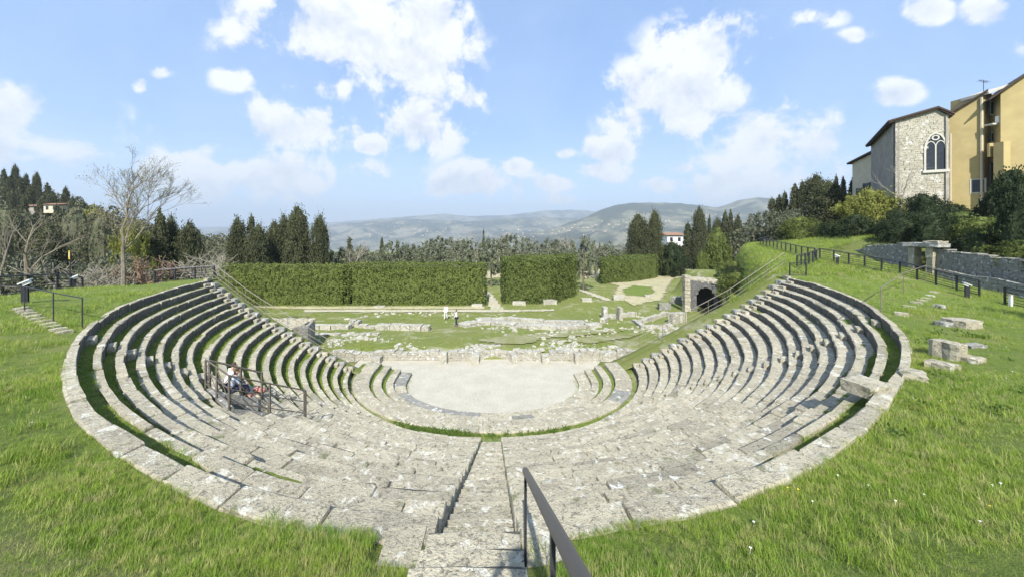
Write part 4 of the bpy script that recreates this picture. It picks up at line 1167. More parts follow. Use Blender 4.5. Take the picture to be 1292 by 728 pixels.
proto('roundcon', P_FAT, 6, 2.6, 12000, .2, HEDGE, .3, 20, 1.5, .4, lump=.25)
proto('wood', P_ROUND, 8, 4, 7000, .28, WOODF, .8, 21, 1.4, 0, lump=.5, shell=.8)
proto('dwood', P_ROUND, 8, 3.5, 2200, .6, CYP, .8, 22, 1.4, 0, lump=.5, shell=.7)

def tree_px(kind, x, yt, Y, wpx, label, cat='cypress tree', group=None, name='cypress_tree', zb=None):
    X = at(x, 0, Y).x; zt = CZ + (PY0 - yt) / FPX * Y; z = ground_z(X, Y) if zb is None else zb
    return plant(kind, (X, Y, z - .1), zt - z + .1, wpx / 2 / FPX * Y, label, cat, group, name)
# bare branching trees
def branch_tree(rng, H, levels, spread=.5, r0=.2, n0=3, up=.35, first=.3, bend=.18, kids=(3, 4), shrink=.68, leaves=None, minr=.006):
    m = MB(); tips = []
    def grow(p, d, L, r, lev):
        segs = 3 if lev < 3 else 2
        for s_ in range(segs):
            bd = bend * (.25 if lev == 0 else 1)
            d2 = (d + Vector((rng.gauss(0, bd), rng.gauss(0, bd), rng.gauss(0, bd) + .04))).normalized()
            q = p + d2 * (L / segs); r2 = max(minr, r * .86); m.tube(p, q, r, r2, 6 if lev < 2 else (4 if lev < 4 else 3))
            p, d, r = q, d2, r2
            if lev > 0 and lev < levels and s_ < segs - 1 and rng.random() < .7:
                a = Vector((rng.gauss(0, 1), rng.gauss(0, 1), rng.gauss(0, .5) + up)).normalized()
                grow(p, (d * .6 + a * spread * 1.4).normalized(), L * shrink * rng.uniform(.6, .9), r * .5, lev + 1)
        if lev >= levels: tips.append(p); return
        for k in range(rng.randint(*kids)):
            a = Vector((rng.gauss(0, 1), rng.gauss(0, 1), rng.gauss(0, .5) + up)).normalized()
            grow(p, (d + a * spread * (1 if k or lev > 1 else .35)).normalized(), L * shrink * rng.uniform(.8, 1.15), r * (.62 if k or lev > 1 else .85), lev + 1)
    grow(Vector((0, 0, -.3)), Vector((0, 0, 1)), H * first, r0, 0)
    return m, tips
def bare(name, loc, H, label, levels=5, mat=TWIG, seed=1, group=None, r0=.16, spread=.55, cat='bare tree', buds=0, first=.3, up=.35, kids=(3, 4), sx=1.0):
    rng = random.Random(seed); m, tips = branch_tree(rng, H, levels, spread, r0, first=first, up=up, kids=kids)
    zmax = max(v[2] for v in m.v); f = H / zmax
    m.v = [(x * f * sx, y * f * sx, z * f) for x, y, z in m.v]
    t = thing(name, loc, label, cat, group)
    nb_ = 6 * 0
    lobj('branches', m, mat, t)
    if buds:
        b_ = MB(); P = [tuple(q * f) for q in tips]; pts = []
        for q in P:
            for _ in range(buds): pts.append((q[0] * sx + rng.gauss(0, .12), q[1] * sx + rng.gauss(0, .12), q[2] + rng.gauss(0, .12), 1))
        leaf_cloud(b_, pts, .075, rng); lobj('buds', b_, BUD, t)
    return t
# the large leafless tree at the left, trunk separate from crown
p = at(157, 372, 25.5); gz = ground_z(p.x, p.y)
bare('bare_tree', (p.x, p.y, gz - .2), CZ + (PY0 - 187) / FPX * 25.5 - gz + .2, 'big leafless tree with pale branches and sparse yellowish buds behind the left lawn', 5, BARKL, 6, r0=.15, spread=.50, buds=1, first=.30, kids=(3, 4), sx=1.0)
p = at(30, 0, 31); bare('bare_tree', (p.x, p.y, ground_z(p.x, p.y)), 10.5, 'leafless grey tree at the far left edge in front of the wooded hill', 4, BARKL, 9, r0=.17, spread=.7, kids=(3, 3))
p = at(2, 0, 34); bare('bare_tree', (p.x, p.y, ground_z(p.x, p.y)), 11, 'leafless grey tree cut by the left border of the picture', 4, BARKL, 10, r0=.17, spread=.7, kids=(3, 3))
p = at(1138, 0, 41); bare('bare_tree', (p.x, p.y, ground_z(p.x, p.y) - .3), 8.2, 'slim leafless tree standing before the pale stone gable', 3, TWIG, 14, r0=.10, spread=.55, kids=(3, 3), first=.35)

GC = 'columnar cypresses behind the long hedge'
for i, (kind, x, yt, Y, w_, lab) in enumerate((
    ('fat1', 300, 275, 58, 26, 'dark cypress, leftmost of the group behind the long hedge'), ('cyp1', 317, 268, 60, 17, 'slim pointed cypress peeping up in the left pair behind the hedge'),
    ('fat2', 326, 283, 58, 33, 'broad dark cypress with a ragged top in front of the slim pointed one'), ('fat1', 347, 280, 62, 26, 'lighter mid height cypress left of the tallest one'),
    ('fat2', 358, 271, 63, 24, 'pointed cypress tucked against the tallest one'), ('fat1', 376, 261, 59, 33, 'tallest and densest rounded cypress behind the long hedge'),
    ('fat2', 404, 271, 59, 27, 'lone dark cypress standing right of the tallest one'), ('fat1', 238, 281, 48, 34, 'dark rounded cypress at the upper left end of the seats'),
    ('cyp2', 202, 262, 46, 24, 'pointed cypress behind the big leafless tree'), ('fat2', 216, 272, 48, 24, 'cypress between the pointed one and the rounded one at the left'),
    ('cyp1', 482, 298, 80, 9, 'small distant cypress above the long hedge'), ('conifer', 441, 300, 85, 14, 'small dark conifer top just over the hedge'), ('cyp2', 610, 288, 110, 5, 'tiny thin cypress beyond the middle of the hedge'))):
    tree_px(kind, x, yt, Y, w_ * .84, lab, group=GC)
GR = 'cypresses beyond the round hedges'
for (kind, x, yt, Y, w_, lab) in (('fat1', 806, 271, 88, 27, 'broad dark conifer, left one of the pair above the dark hedges'), ('fat2', 825.5, 265, 86, 18, 'narrower conifer, right one of the pair above the dark hedges'),
    ('cyp1', 868, 279, 100, 13, 'short cypress left of the tall trio near the white house'), ('fat1', 882.5, 262, 98, 17, 'tall dense cypress beside the white house'), ('cyp2', 895, 270, 98, 6, 'very thin pointed cypress right of the tall dense one'),
    ('fat2', 905, 275, 101, 15, 'rounded cypress in the middle of the right line'), ('cyp1', 915, 264, 99, 11, 'pointed cypress, second from the right in the line'), ('cyp2', 922, 263, 98, 8, 'slim pointed cypress next to the right end of the line'), ('fat1', 931, 272, 97, 12, 'shorter cypress ending the line at the right')):
    tree_px(kind, x, yt, Y, w_, lab, group=GR, zb=-1.0)
GH = 'cypresses climbing towards the stone gable'
for (kind, x, yt, Y, w_, lab) in (('cyp1', 974, 248, 66, 12, 'first cypress of the rising line left of the buildings'), ('cyp2', 983, 245, 65, 11, 'second cypress of the rising line left of the buildings'), ('cyp1', 990, 240, 64, 10, 'third cypress of the rising line left of the buildings'),
    ('cyp2', 1003, 231, 62, 14, 'fourth cypress of the rising line, dark and dense'), ('cyp1', 1012, 226, 61, 11, 'fifth cypress of the rising line, sharply pointed'), ('fat1', 1029, 221, 60, 27, 'tallest broad tree of the rising line before the buildings'),
    ('cyp1', 1055, 219, 66, 8, 'thin cypress tip beside the cream house'), ('cyp2', 1064, 222, 66, 8, 'second thin cypress tip beside the cream house'), ('cyp2', 1075, 224, 66, 9, 'cypress tip hard against the cream house')):
    tree_px(kind, x, yt, Y, w_, lab, group=GH)

GO = 'grey green olive trees beyond the hedges'
ol = [(430, 308, 66, 34), (455, 305, 68, 36), (500, 300, 72, 40), (545, 301, 74, 44), (585, 298, 72, 44), (620, 300, 66, 46), (660, 301, 72, 44), (700, 303, 66, 40), (736, 300, 62, 44), (766, 305, 80, 40), (640, 292, 95, 50), (560, 294, 95, 60), (520, 304, 90, 40), (700, 296, 100, 50)]
on = ['silvery olive tree top at the left end of the orchard', 'second olive from the left behind the hedge', 'round olive behind the middle of the hedge', 'broad olive with thin crown behind the hedge', 'olive tree with bare twigs showing over the hedge', 'dark trunked olive seen through the gap between the hedges',
      'olive standing above the square hedge', 'olive at the right shoulder of the square hedge', 'leaning olive right of the square hedge, trunk in view', 'low olive left of the dark hedges', 'distant hazy olive above the gap', 'distant olive crown over the long hedge', 'small distant olive near the orchard centre', 'distant wide olive above the square hedge']
for i, ((x, yt, Y, w_), lb) in enumerate(zip(ol, on)):
    tree_px('olive' if i % 2 else 'olive2', x, yt + (5 if i not in (5, 8) else 0), Y, w_ * .9, lb, 'olive tree', GO, 'olive_tree', zb=ground_z(at(x, 0, Y).x, Y))
for (x, yt, Y, w_, lb) in ((1058 - 90, 265, 56, 34, 'silver olive tree at the head of the terrace path'), (1000, 262, 58, 26, 'grey olive beneath the rising cypresses'), (1040, 250, 57, 34, 'bushy grey olive below the tallest tree'), (950, 282, 70, 26, 'pale olive right of the cypress line')):
    tree_px('olive', x, yt, Y, w_, lb, 'olive tree', 'silver olives near the terrace', 'olive_tree')
# bare twiggy trees of the orchard and the left thickets
for i, (x, yt, Y, lb) in enumerate(((448, 298, 62, 'grey twiggy tree just above the left part of the hedge'), (600, 290, 84, 'brownish leafless tree over the hedge centre'), (628, 293, 88, 'leafless tree left of the olive gap'), (665, 297, 84, 'leafless tree above the square hedge'), (722, 292, 90, 'tan leafless tree with fine twigs right of the square hedge'), (752, 298, 95, 'leafless shrub tree left of the dark conifers'), (575, 295, 88, 'pale leafless tree behind the long hedge'))):
    X = at(x, 0, Y).x; z = ground_z(X, Y); bare('leafless_tree', (X, Y, z), CZ + (PY0 - yt) / FPX * Y - z, lb, 4, TWIG, 30 + i, 'leafless trees of the orchard', .12, .75, kids=(3, 3), first=.2)
for i, (x, yt, Y, mat, w_, lb) in enumerate(((186, 322, 27, TWIGR, 2, 'reddish twiggy shrub below the big leafless tree'), (205, 330, 28, TWIGR, 2, 'second reddish twiggy shrub by the short fence'), (258, 318, 38, TWIG, 2, 'grey twiggy shrub left of the long hedge'), (275, 312, 42, TWIG, 2, 'tall grey twiggy thicket at the hedge corner'),
        (120, 335, 30, TWIG, 2, 'grey twiggy thicket behind the left crest'), (65, 325, 32, TWIG, 2, 'grey thicket beneath the yellow sign'), (140, 325, 34, TWIG, 2, 'yellow grey thicket left of the leafless trunk'), (90, 330, 34, TWIG, 2, 'thin thicket right of the yellow sign'))):
    X = at(x, 0, Y).x; z = ground_z(X, Y); H_ = CZ + (PY0 - yt) / FPX * Y - z
    bare('twiggy_shrub', (X, Y, z), H_, lb, 3, mat, 50 + i, 'leafless twiggy shrubs', .05, 1.1, 'shrub', 1, .16, .25, (4, 5), 1.25)

# clipped hedges
def hedge(name, poly, z0, h, label, mat, s=.20, dens=60, bulge=.10, cut=None, group='clipped hedges on the meadow'):
    """poly: ground outline; leaves cover the sides and the top of the clipped body"""
    rng = random.Random(hash(label) % 1000 + 3); rng = random.Random(len(label) * 7 + 1)
    c = Vector((sum(p[0] for p in poly) / len(poly), sum(p[1] for p in poly) / len(poly), 0)); t = thing(name, (c.x, c.y, z0), label, 'hedge', group)
    m = MB(); pts = []
    n = len(poly)
    for i in range(n):
        a, b = Vector((*poly[i], 0)), Vector((*poly[(i + 1) % n], 0)); L = (b - a).length; u = (b - a) / L; nn = Vector((u.y, -u.x, 0))
        facing = 1.0 if nn.y < .3 else .35
        for _ in range(int(L * h * dens * facing)):
            q = rng.uniform(0, L); z = rng.uniform(0, 1) * h; w = bulge * 3.2 * noise.noise(Vector((q * .55 + i * 9, z * .7, c.x))) + .42 * noise.noise(Vector((q * 1.7, z * 1.5 + i, 3))) + .22 * noise.noise(Vector((q * 4.1, z * 4.1 + i, 8)))
            if noise.noise(Vector((q * 2.6, z * 2.6, i + 20))) < -.30 and rng.random() < .8: continue
            z += (.34 * noise.noise(Vector((q * .5, 7, i))) + .2 * noise.noise(Vector((q * 1.9, 17, i)))) * (z / h)
            p_ = a + u * q + nn * (w - rng.random() ** 2 * .35); pts.append((p_.x, p_.y, z0 + z, 1))
    xs_ = [p[0] for p in poly]; ys_ = [p[1] for p in poly]
    ar = 0
    def inside(x, y):
        cc = False; j = n - 1
        for i in range(n):
            if (poly[i][1] > y) != (poly[j][1] > y) and x < (poly[j][0] - poly[i][0]) * (y - poly[i][1]) / (poly[j][1] - poly[i][1]) + poly[i][0]: cc = not cc
            j = i
        return cc
    for _ in range(int((max(xs_) - min(xs_)) * (max(ys_) - min(ys_)) * dens * .8)):
        x, y = rng.uniform(min(xs_), max(xs_)), rng.uniform(min(ys_), max(ys_))
        if inside(x, y): pts.append((x, y, z0 + h + .30 * noise.noise(Vector((x * .8, y * .8, 2))) + .2 * noise.noise(Vector((x * 2.8, y * 2.8, 2))) + rng.uniform(-.2, .12), 1))
    if cut: pts = [p_ for p_ in pts if not cut(p_[0], p_[1], p_[2])]
    for p_ in list(pts)[::40]:
        if p_[2] > z0 + h * .9: pts += [(p_[0] + rng.gauss(0, .05), p_[1] + rng.gauss(0, .05), p_[2] + q_ * .09, 1) for q_ in range(1, rng.randint(2, 6))]
    leaf_cloud(m, pts, s, rng, 1.5); lobj_ = obj('foliage', m, mat, t)
    m = MB(); m.prism([(lerp(c.x, x, 1) + (c.x - x) / max(.1, abs(c.x - x)) * .5, y + (.5 if y < c.y else -.5), z0) for x, y in poly], (0, 0, h - .45))
    if not cut: obj('inner_foliage', m, mat, t)
    return t
YH = 49.5
def hx(x, Y=YH): return at(x, 0, Y).x
gap = lambda x, y, z: z < -.25 + 3.1 and abs(x - hx(436.5)) < .28 + .1 * nz(z, 2)
hedge('hedge', [(hx(268), YH), (hx(434.6), YH), (hx(434.6), YH + 2.6), (hx(268), YH + 2.6)], -.3, CZ + .3 - 46 * YH / FPX, 'very long tall clipped hedge behind the meadow, left of its dark gap', HEDGE)
hedge('hedge', [(hx(438.6), YH), (hx(612.5), YH), (hx(612.5), YH + 2.6), (hx(438.6), YH + 2.6)], -.3, CZ + .25 - 43.5 * YH / FPX, 'long tall clipped hedge behind the meadow, right of its dark gap', HEDGE)
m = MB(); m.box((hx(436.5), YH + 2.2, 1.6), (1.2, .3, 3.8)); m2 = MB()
pts = [(R.uniform(hx(434), hx(439)), YH + R.uniform(.4, 2.2), R.uniform(3.0, 4.75), 1) for _ in range(500)]
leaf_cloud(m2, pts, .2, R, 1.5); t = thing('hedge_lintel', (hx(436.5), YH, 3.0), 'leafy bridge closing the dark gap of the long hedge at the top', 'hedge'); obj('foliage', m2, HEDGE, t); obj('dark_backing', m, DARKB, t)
hedge('hedge', [(hx(634, 50.5), 50.5), (hx(700, 50.5), 50.5), (hx(729, 58), 58), (hx(712, 60), 60), (hx(632, 54), 54)], -.3, CZ + .3 - 36.5 * 51 / FPX, 'square isolated clipped hedge in the centre of the meadow', HEDGE_D)
hedge('hedge', [(hx(758, 70), 70), (hx(795, 73), 73), (hx(829, 80), 80), (hx(829, 84), 84), (hx(780, 82), 82), (hx(758, 76), 76)], -.7, CZ + .7 - 35 * 76 / FPX, 'dark low hedge right of centre with a ragged top', HEDGE_D, .26, 36)
X = hx(851, 84); plant('bush', (X, 85, -.9), CZ + .9 - 16 * 85 / FPX, 21.5 / FPX * 85, 'dark dome shaped hedge clump right behind the low dark hedge', 'hedge', None, 'clipped_bush')
X = hx(842, 84); plant('gbush', (X, 86.5, -.9), CZ + .7 - 19 * 85 / FPX, 15 / FPX * 85, 'greener rounded clump joined to the dark dome', 'hedge', None, 'clipped_bush')
tree_px('roundcon', 905, 289, 74, 31, 'small dense round headed conifer on the pale path', 'conifer', None, 'conifer', zb=-.9)

# bushes of the right slope
GB = 'bushes on the slope under the buildings'
def bush_px(kind, x, yt, yb, Y, wpx, label, cat='bush', name='bush', group=GB, dz=0):
    X = at(x, 0, Y).x; zt = CZ + (PY0 - yt) / FPX * Y; z = min(ground_z(X, Y), CZ + (PY0 - yb) / FPX * Y)
    return plant(kind, (X, Y, z - .1), zt - z + .1, wpx / 2 / FPX * Y, label, cat, group, name)
for a in (('ybush', 1098, 240, 300, 44, 66, 'large fresh yellow green bush below the dark side of the gable house'), ('ybush', 1120, 252, 290, 43, 40, 'yellow green bush at the foot of the pale gable'),
          ('bush', 1165, 245, 290, 39, 46, 'dark evergreen bush in front of the gable window wall'), ('bush', 1135, 268, 305, 38, 50, 'dark evergreen bush between the yellow green bush and the gable'), ('bush', 1185, 262, 300, 36, 40, 'low dark bush above the stone doorway'),
          ('bush', 1275, 215, 330, 28, 66, 'tall dark evergreen at the right edge in front of the yellow house'), ('bush', 1287, 240, 340, 24, 50, 'second dark evergreen spilling over the wall at the right edge'), ('gbush', 1010, 274, 302, 50, 44, 'rounded green bush on the terrace path bend'),
          ('bush', 1080, 272, 306, 42, 46, 'dark bush under the large yellow green one'), ('bush', 1050, 280, 302, 46, 36, 'dark low bush beside the terrace fence'), ('gbush', 1215, 268, 300, 34, 60, 'low green ground bush below the yellow house'), ('bush', 1255, 270, 320, 30, 50, 'dark ivy mound behind the mossy wall'),
          ('bush', 1150, 278, 312, 36.5, 50, 'dark bush directly above the left part of the boundary wall'), ('bush', 1178, 284, 312, 34.5, 44, 'dark bush above the stone doorway lintel'), ('bush', 1232, 296, 330, 31.5, 60, 'dark ivy along the top of the mossy wall'), ('gbush', 1240, 284, 320, 33, 70, 'green undergrowth on the bank behind the mossy wall'),
          ('fat2', 1045, 228, 300, 55, 36, 'tall ivy covered tree left of the cream house'), ('gbush', 885, 318, 330, 60, 14, 'small dry reddish bush above the vault'), ('bush', 1200, 258, 296, 38, 44, 'dark shrub under the edge of the yellow wall')):
    bush_px(*a)
for (X, Y, H_, r_, kd, lb) in ((37.6, 31.4, 2.3, 1.7, 'bush', 'dark shrub behind the stepped end of the boundary wall'), (37.6, 29.2, 2.6, 1.6, 'bush', 'dark shrub standing up behind the stone doorway'), (36.8, 26.0, 1.7, 1.5, 'bush', 'dark ivy clump spilling over the wall right of the doorway'),
        (36.6, 23.6, 1.6, 1.7, 'gbush', 'green shrub behind the middle of the mossy wall'), (36.3, 21.2, 2.0, 1.8, 'bush', 'dark shrub behind the right part of the mossy wall'), (39.5, 27.5, 2.2, 2.2, 'gbush', 'green shrub on the bank above the doorway'), (39.5, 24.2, 2.0, 2.2, 'bush', 'dark shrub on the bank above the mossy wall'), (40, 31.5, 2.4, 2.4, 'bush', 'dark shrub on the bank left of the doorway')):
    plant(kd, (X, Y, ground_z(X, Y) - .2), H_, r_, lb, 'bush', GB, 'bush')
for i in range(7):
    Y = lerp(41, 56, i / 6); X = x_edge(Y) - 1.7; plant('bush' if i % 2 else 'gbush', (X - .6, Y, 2.6), 3.0 + .4 * math.sin(i * 2.0), 1.9, ['dark ivy mass hanging on the terrace wall, nearest the vault', 'green ivy clump second along the terrace wall', 'dark ivy clump in the middle of the terrace wall', 'green ivy clump past the middle of the terrace wall', 'dark ivy clump near the far end of the terrace wall', 'small ivy clump at the far end of the terrace wall', 'last dark ivy clump where the terrace wall meets the path'][i], 'ivy', 'ivy on the terrace wall', 'ivy_clump')
# left slope thicket and hillside wood
GL = 'trees of the left slope'
for a in (('olive', 20, 318, 370, 36, 60, 'grey green bush mass at the left edge below the hill'), ('olive2', 110, 335, 372, 34, 50, 'grey bush behind the left fence'), ('olive', 150, 318, 370, 38, 50, 'grey green bush behind the leafless trunk'), ('ybush', 165, 285, 372, 42, 60, 'yellowish green tree behind the leafless tree'),
          ('fat1', 190, 292, 372, 45, 40, 'dark tree behind the leafless tree, left of the pointed cypress'), ('wood', 130, 270, 370, 60, 40, 'brownish rounded tree on the lower left slope'), ('wood', 95, 262, 370, 62, 46, 'brownish broad tree below the hillside house'), ('fat1', 60, 285, 372, 50, 40, 'dark tree behind the yellow sign'), ('wood', 30, 270, 372, 60, 46, 'brownish rounded tree low on the left hillside'), ('wood', 8, 262, 372, 58, 46, 'brownish tree low at the left edge of the hillside'),
          ('ybush', 116, 265, 370, 66, 44, 'light yellow green tree on the left slope')):
    bush_px(a[0], *a[1:], cat='tree', name='tree', group=GL)
def hill_label(i, x, yt):
    a = ['slender', 'dark pointed', 'broad'][i % 3]; b = 'at the crest' if yt < 235 else ('halfway down' if yt < 262 else 'low down')
    c = 'at the picture edge' if x < 14 else ('by the grey building' if 30 <= x <= 50 and yt < 260 else ('by the small cream house' if 55 <= x <= 75 and yt < 262 else ('behind the yellow sign' if 76 <= x <= 100 else ('near the leafless tree' if x > 100 else 'left part'))))
    return '%s cypress %s of left hill, %s, %s' % (a, b, c, 'taller one' if i % 2 == 0 else 'shorter one')
cy = [(5, 212), (12, 222), (19, 208), (26, 222), (38, 232), (46, 218), (33, 218), (60, 230), (66, 242), (83, 234), (78, 245), (92, 248), (72, 256), (30, 246), (15, 240), (52, 248), (101, 262), (120, 272), (112, 268), (136, 276), (88, 272), (58, 280), (42, 270), (22, 268)]
for i, (x, yt) in enumerate(cy):
    Y = 150 - (yt - 210) * .75; X = at(x, 0, Y).x; zt = CZ + (PY0 - yt) / FPX * Y; H_ = R.uniform(13, 17)
    plant(('cyp1', 'cyp2', 'fat1')[i % 3], (X, Y, min(zt - H_, ground_z(X, Y) + 2)), max(H_, zt - min(zt - H_, ground_z(X, Y) + 2)), R.uniform(1.1, 1.9), hill_label(i, x, yt), 'cypress tree', 'cypresses of the left hillside', 'cypress_tree')

# woods read as a mass: geometry-node free, simple merged clumps
def wood_mass(name, label, spots, mat, s, seed, per=170):
    rng = random.Random(seed); m = MB(); pts = []
    for (X, Y, z, r, h) in spots:
        for _ in range(per):
            a = rng.uniform(0, 2 * PI); q = math.sqrt(rng.random()); t_ = rng.random()
            rr = r * math.sqrt(max(0, 1 - t_ ** 2)) * (0.6 + .4 * q); pts.append((X + math.cos(a) * rr, Y + math.sin(a) * rr, z + t_ * h, 1))
    leaf_cloud(m, pts, s, rng, 1.4); return tag(obj(name, m, mat), label, 'wood', kind='stuff')
sp = []; rng = random.Random(4)
for i in range(700):
    X = rng.uniform(-330, -95); Y = rng.uniform(70, 190); z = ground_z(X, Y)
    if z > -1.5 or X < -150: sp.append((X, Y, z, rng.uniform(2.5, 5), rng.uniform(5, 10)))
wood_mass('hillside_wood', 'dark evergreen trees filling part of the left hillside', sp[::4], CYP, 1.0, 1, 200)
wood_mass('hillside_wood', 'bare greyish brown trees filling the left hillside between cypresses', [q for i, q in enumerate(sp) if i % 4], WOODF, .8, 2, 170)
sp = []
for i in range(420):
    X = rng.uniform(-100, 110); Y = rng.uniform(98, 190); sp.append((X, Y, ground_z(X, Y) - .5, rng.uniform(2, 4.5), rng.uniform(1, 3.4)))
wood_mass('orchard_wood', 'hazy tan and brown leafless tree mass beyond the orchard at the edge of the valley', sp[::2], WOODF, .45, 3, 260)
wood_mass('orchard_wood', 'dark green tree clumps among the trees beyond the orchard', [(a, b, c, d, e * 1.1) for a, b, c, d, e in sp[1::6]], CYP, .45, 31, 300)
wood_mass('orchard_wood', 'grey olive green tree clumps among the trees beyond the orchard', sp[3::6], OLIVE, .45, 32, 300)
sp = []
for i in range(260):
    X = rng.uniform(48, 190); Y = rng.uniform(62, 190); sp.append((X, Y, ground_z(X, Y) - .5, rng.uniform(2, 4.5), rng.uniform(4, 8)))
wood_mass('slope_wood', 'mixed trees covering the slope behind the cypress line at the right', sp, WOODF, .7, 5, 170)
sp = []
for i in range(110):
    Y = rng.uniform(36, 60); X = -Y * rng.uniform(.95, 1.7); sp.append((X, Y, ground_z(X, Y) - .3, rng.uniform(1.5, 3), rng.uniform(2.5, 5)))
wood_mass('thicket', 'grey tangled undergrowth behind the left fence', sp, OLIVE, .4, 6, 170)

# ------------------------------------------------------------------ far hills
def ridge(name, D, outline, zfoot, depth, mat, amp, seed, nx=260, ny=26):
    m = MB(); xs_ = [o[0] for o in outline]; ys_ = [o[1] for o in outline]
    for i in range(nx + 1):
        x = lerp(xs_[0], xs_[-1], i / nx); yt = float(np.interp(x, xs_, ys_))
        for j in range(ny + 1):
            t_ = j / ny; Y = D - depth * (1 - t_) if t_ <= 1 else D
            X = CX + (x - PX0) / FPX * D
            zc = CZ + (PY0 - yt) / FPX * D
            sh = t_ ** 1.2
            n_ = noise.fractal(Vector((X / D * 9 + seed, Y / D * 9, seed)), .9, 2.1, 5)
            z = zfoot + (zc - zfoot) * sh + amp * n_ * math.sin(PI * min(1, t_)) + amp * .10 * noise.fractal(Vector((X / D * 40, seed, 1)), .9, 2.1, 4) * t_
            m.v.append((X, Y, z))
        m.v.append((X, D + depth * .6, zfoot))
    n = ny + 2
    m.f = [(i * n + j, (i + 1) * n + j, (i + 1) * n + j + 1, i * n + j + 1) for i in range(nx) for j in range(n - 1)]
    return struct(name, m, mat, True)
def hill_mat(name, woods, fields, s):
    m, N, b, o = newmat(name); p = pos(N)
    w = N.noise(p, .0016 * s, 7, .65); f = N.voro(p, .006 * s, out='Color'); fr = N.ramp(f, [(0, fields[0]), (.5, fields[1]), (1, fields[2])])
    c = N.mix(N.rng(w, .46, .56), woods, fr)
    c = N.mix(N.rng(N.noise(p, .02 * s, 4, .7), .5, .7, 0, .7), c, woods)
    N.l.new(c, b.inputs['Base Color']); b.inputs['Roughness'].default_value = 1; return m
HM = hill_mat('hill_woods_and_fields', (0.045, 0.055, 0.035), ((0.14, 0.15, 0.08), (0.22, 0.20, 0.14), (0.10, 0.12, 0.06)), 1.6)
ridge('far_hills', 9000, [(-200, 280), (0, 284), (200, 287), (245, 287), (330, 286), (420, 281), (470, 277), (520, 273), (560, 270), (590, 273), (640, 272), (690, 266), (730, 265), (760, 268), (900, 275), (1100, 270), (1500, 270)], -330, 2600, HM, 140, 3.1)
ridge('middle_hills', 6000, [(-200, 296), (200, 296), (245, 292), (330, 290), (400, 287), (450, 281), (500, 277), (545, 277), (590, 280), (640, 276), (690, 274), (740, 278), (800, 285), (1500, 290)], -300, 2400, HM, 110, 7.7)
ridge('near_hills', 3600, [(-200, 330), (560, 330), (640, 300), (690, 291), (735, 276), (765, 262), (790, 257), (830, 256), (870, 258), (905, 262), (930, 254), (955, 249), (985, 252), (1010, 262), (1100, 262), (1300, 255), (1500, 250)], -240, 2100, HM, 90, 12.4)
# white villages of the valley
vm = MB(); rm = MB(); rng = random.Random(8)
for (x, y, D, n) in ((450, 283, 5600, 14), (500, 286, 5200, 16), (560, 285, 5200, 16), (620, 280, 5400, 12), (700, 292, 3000, 14), (745, 290, 2900, 18), (800, 283, 2900, 20), (850, 284, 2700, 16), (880, 281, 2900, 12), (920, 280, 2800, 12), (660, 296, 2500, 10), (540, 292, 3600, 14), (480, 297, 3300, 10)):
    for i in range(n):
        q = at(x + rng.gauss(0, 18), y + rng.gauss(0, 3.5), D * rng.uniform(.93, 1.0)); s_ = rng.uniform(5, 11)
        vm.box(q, (s_ * 1.5, s_, s_ * .7), rng.uniform(0, 3)); rm.box((q.x, q.y, q.z + s_ * .42), (s_ * 1.6, s_ * 1.1, s_ * .22), 0)
tag(obj('valley_houses', vm, CREAM), 'tiny scattered pale houses on the hazy valley hills', 'houses', kind='stuff')
tag(obj('valley_roofs', rm, ROOF), 'tiny terracotta roofs of the scattered valley houses', 'houses', kind='stuff')

# ------------------------------------------------------------------ buildings
def quad_wall(m, p, q, z0, z1, t_=.3, z1b=None):
    """vertical wall from p to q, thickness inwards to the left of p->q"""
    p = Vector((p[0], p[1], 0)); q = Vector((q[0], q[1], 0)); u = (q - p).normalized(); n = Vector((-u.y, u.x, 0)) * t_
    z1b = z1 if z1b is None else z1b
    m.prism([(p.x, p.y, z0), (q.x, q.y, z0), (q.x, q.y, z1b), (p.x, p.y, z1)], n)
# gable house of coursed stone
YG = 44.6
gA = Vector((at(1128.5, 0, YG).x, YG, 0)); gB = Vector((at(1197.5, 0, 42.2).x, 42.2, 0)); gC = Vector((at(1099, 0, 57.5).x, 57.5, 0))
zA = CZ + (290 - 152) / FPX * YG; zB = CZ + (290 - 146) / FPX * 42.2; apx = at(1181, 138, 42.8); zb_ = 11.2
ug = (gB - gA).normalized(); ng = Vector((ug.y, -ug.x, 0)); Wg = (gB - gA).length; zap = apx.z
sap = (Vector((apx.x, apx.y, 0)) - gA).dot(ug)
t = thing('gable_house', (*((gA + gB) / 2)[:2], zb_), 'tall stone house with a pale coursed gable and one pointed traceried window', 'stone building')
def ztg(s): return float(np.interp(s, [0, sap, Wg], [zA, zap, zB]))
m = MB(); poly = [gA, gB]; m.prism([(gA.x, gA.y, zb_), (gB.x, gB.y, zb_), (gB.x, gB.y, zB - .1), (apx.x, gA.y + (gB.y - gA.y) * sap / Wg, zap - .1), (gA.x, gA.y, zA - .1)], -ng * .5); obj('gable_wall', m, GABLE, t)
_k = (1180 - PX0) / FPX; wc = (_k * gA.y - (gA.x - CX)) / (ug.x - _k * ug.y); wz0, wz1, whw = CZ + (290 - 215) / FPX * 43, CZ + (290 - 170) / FPX * 43, 8.0 / FPX * 43
wzs = lerp(wz0, wz1, .62)
def inwin(s, z, g=0.0):
    if z < wz0 - g * .5 or abs(s - wc) > whw + g: return False
    if z < wzs: return True
    f = (z - wzs) / (wz1 + g - wzs); return abs(s - wc) < (whw + g) * math.sqrt(max(0, 1 - f ** 1.5))
m = MB(); masonry(m, gA + ng * .02, ug, ng, Wg, zb_ - .3, ztg, .26, .3, .85, depth=.08, proud=.035, hole=lambda s, z: inwin(s, z, .16)); tag(obj('gable_stones', m, GABLE, t), kind='stuff')
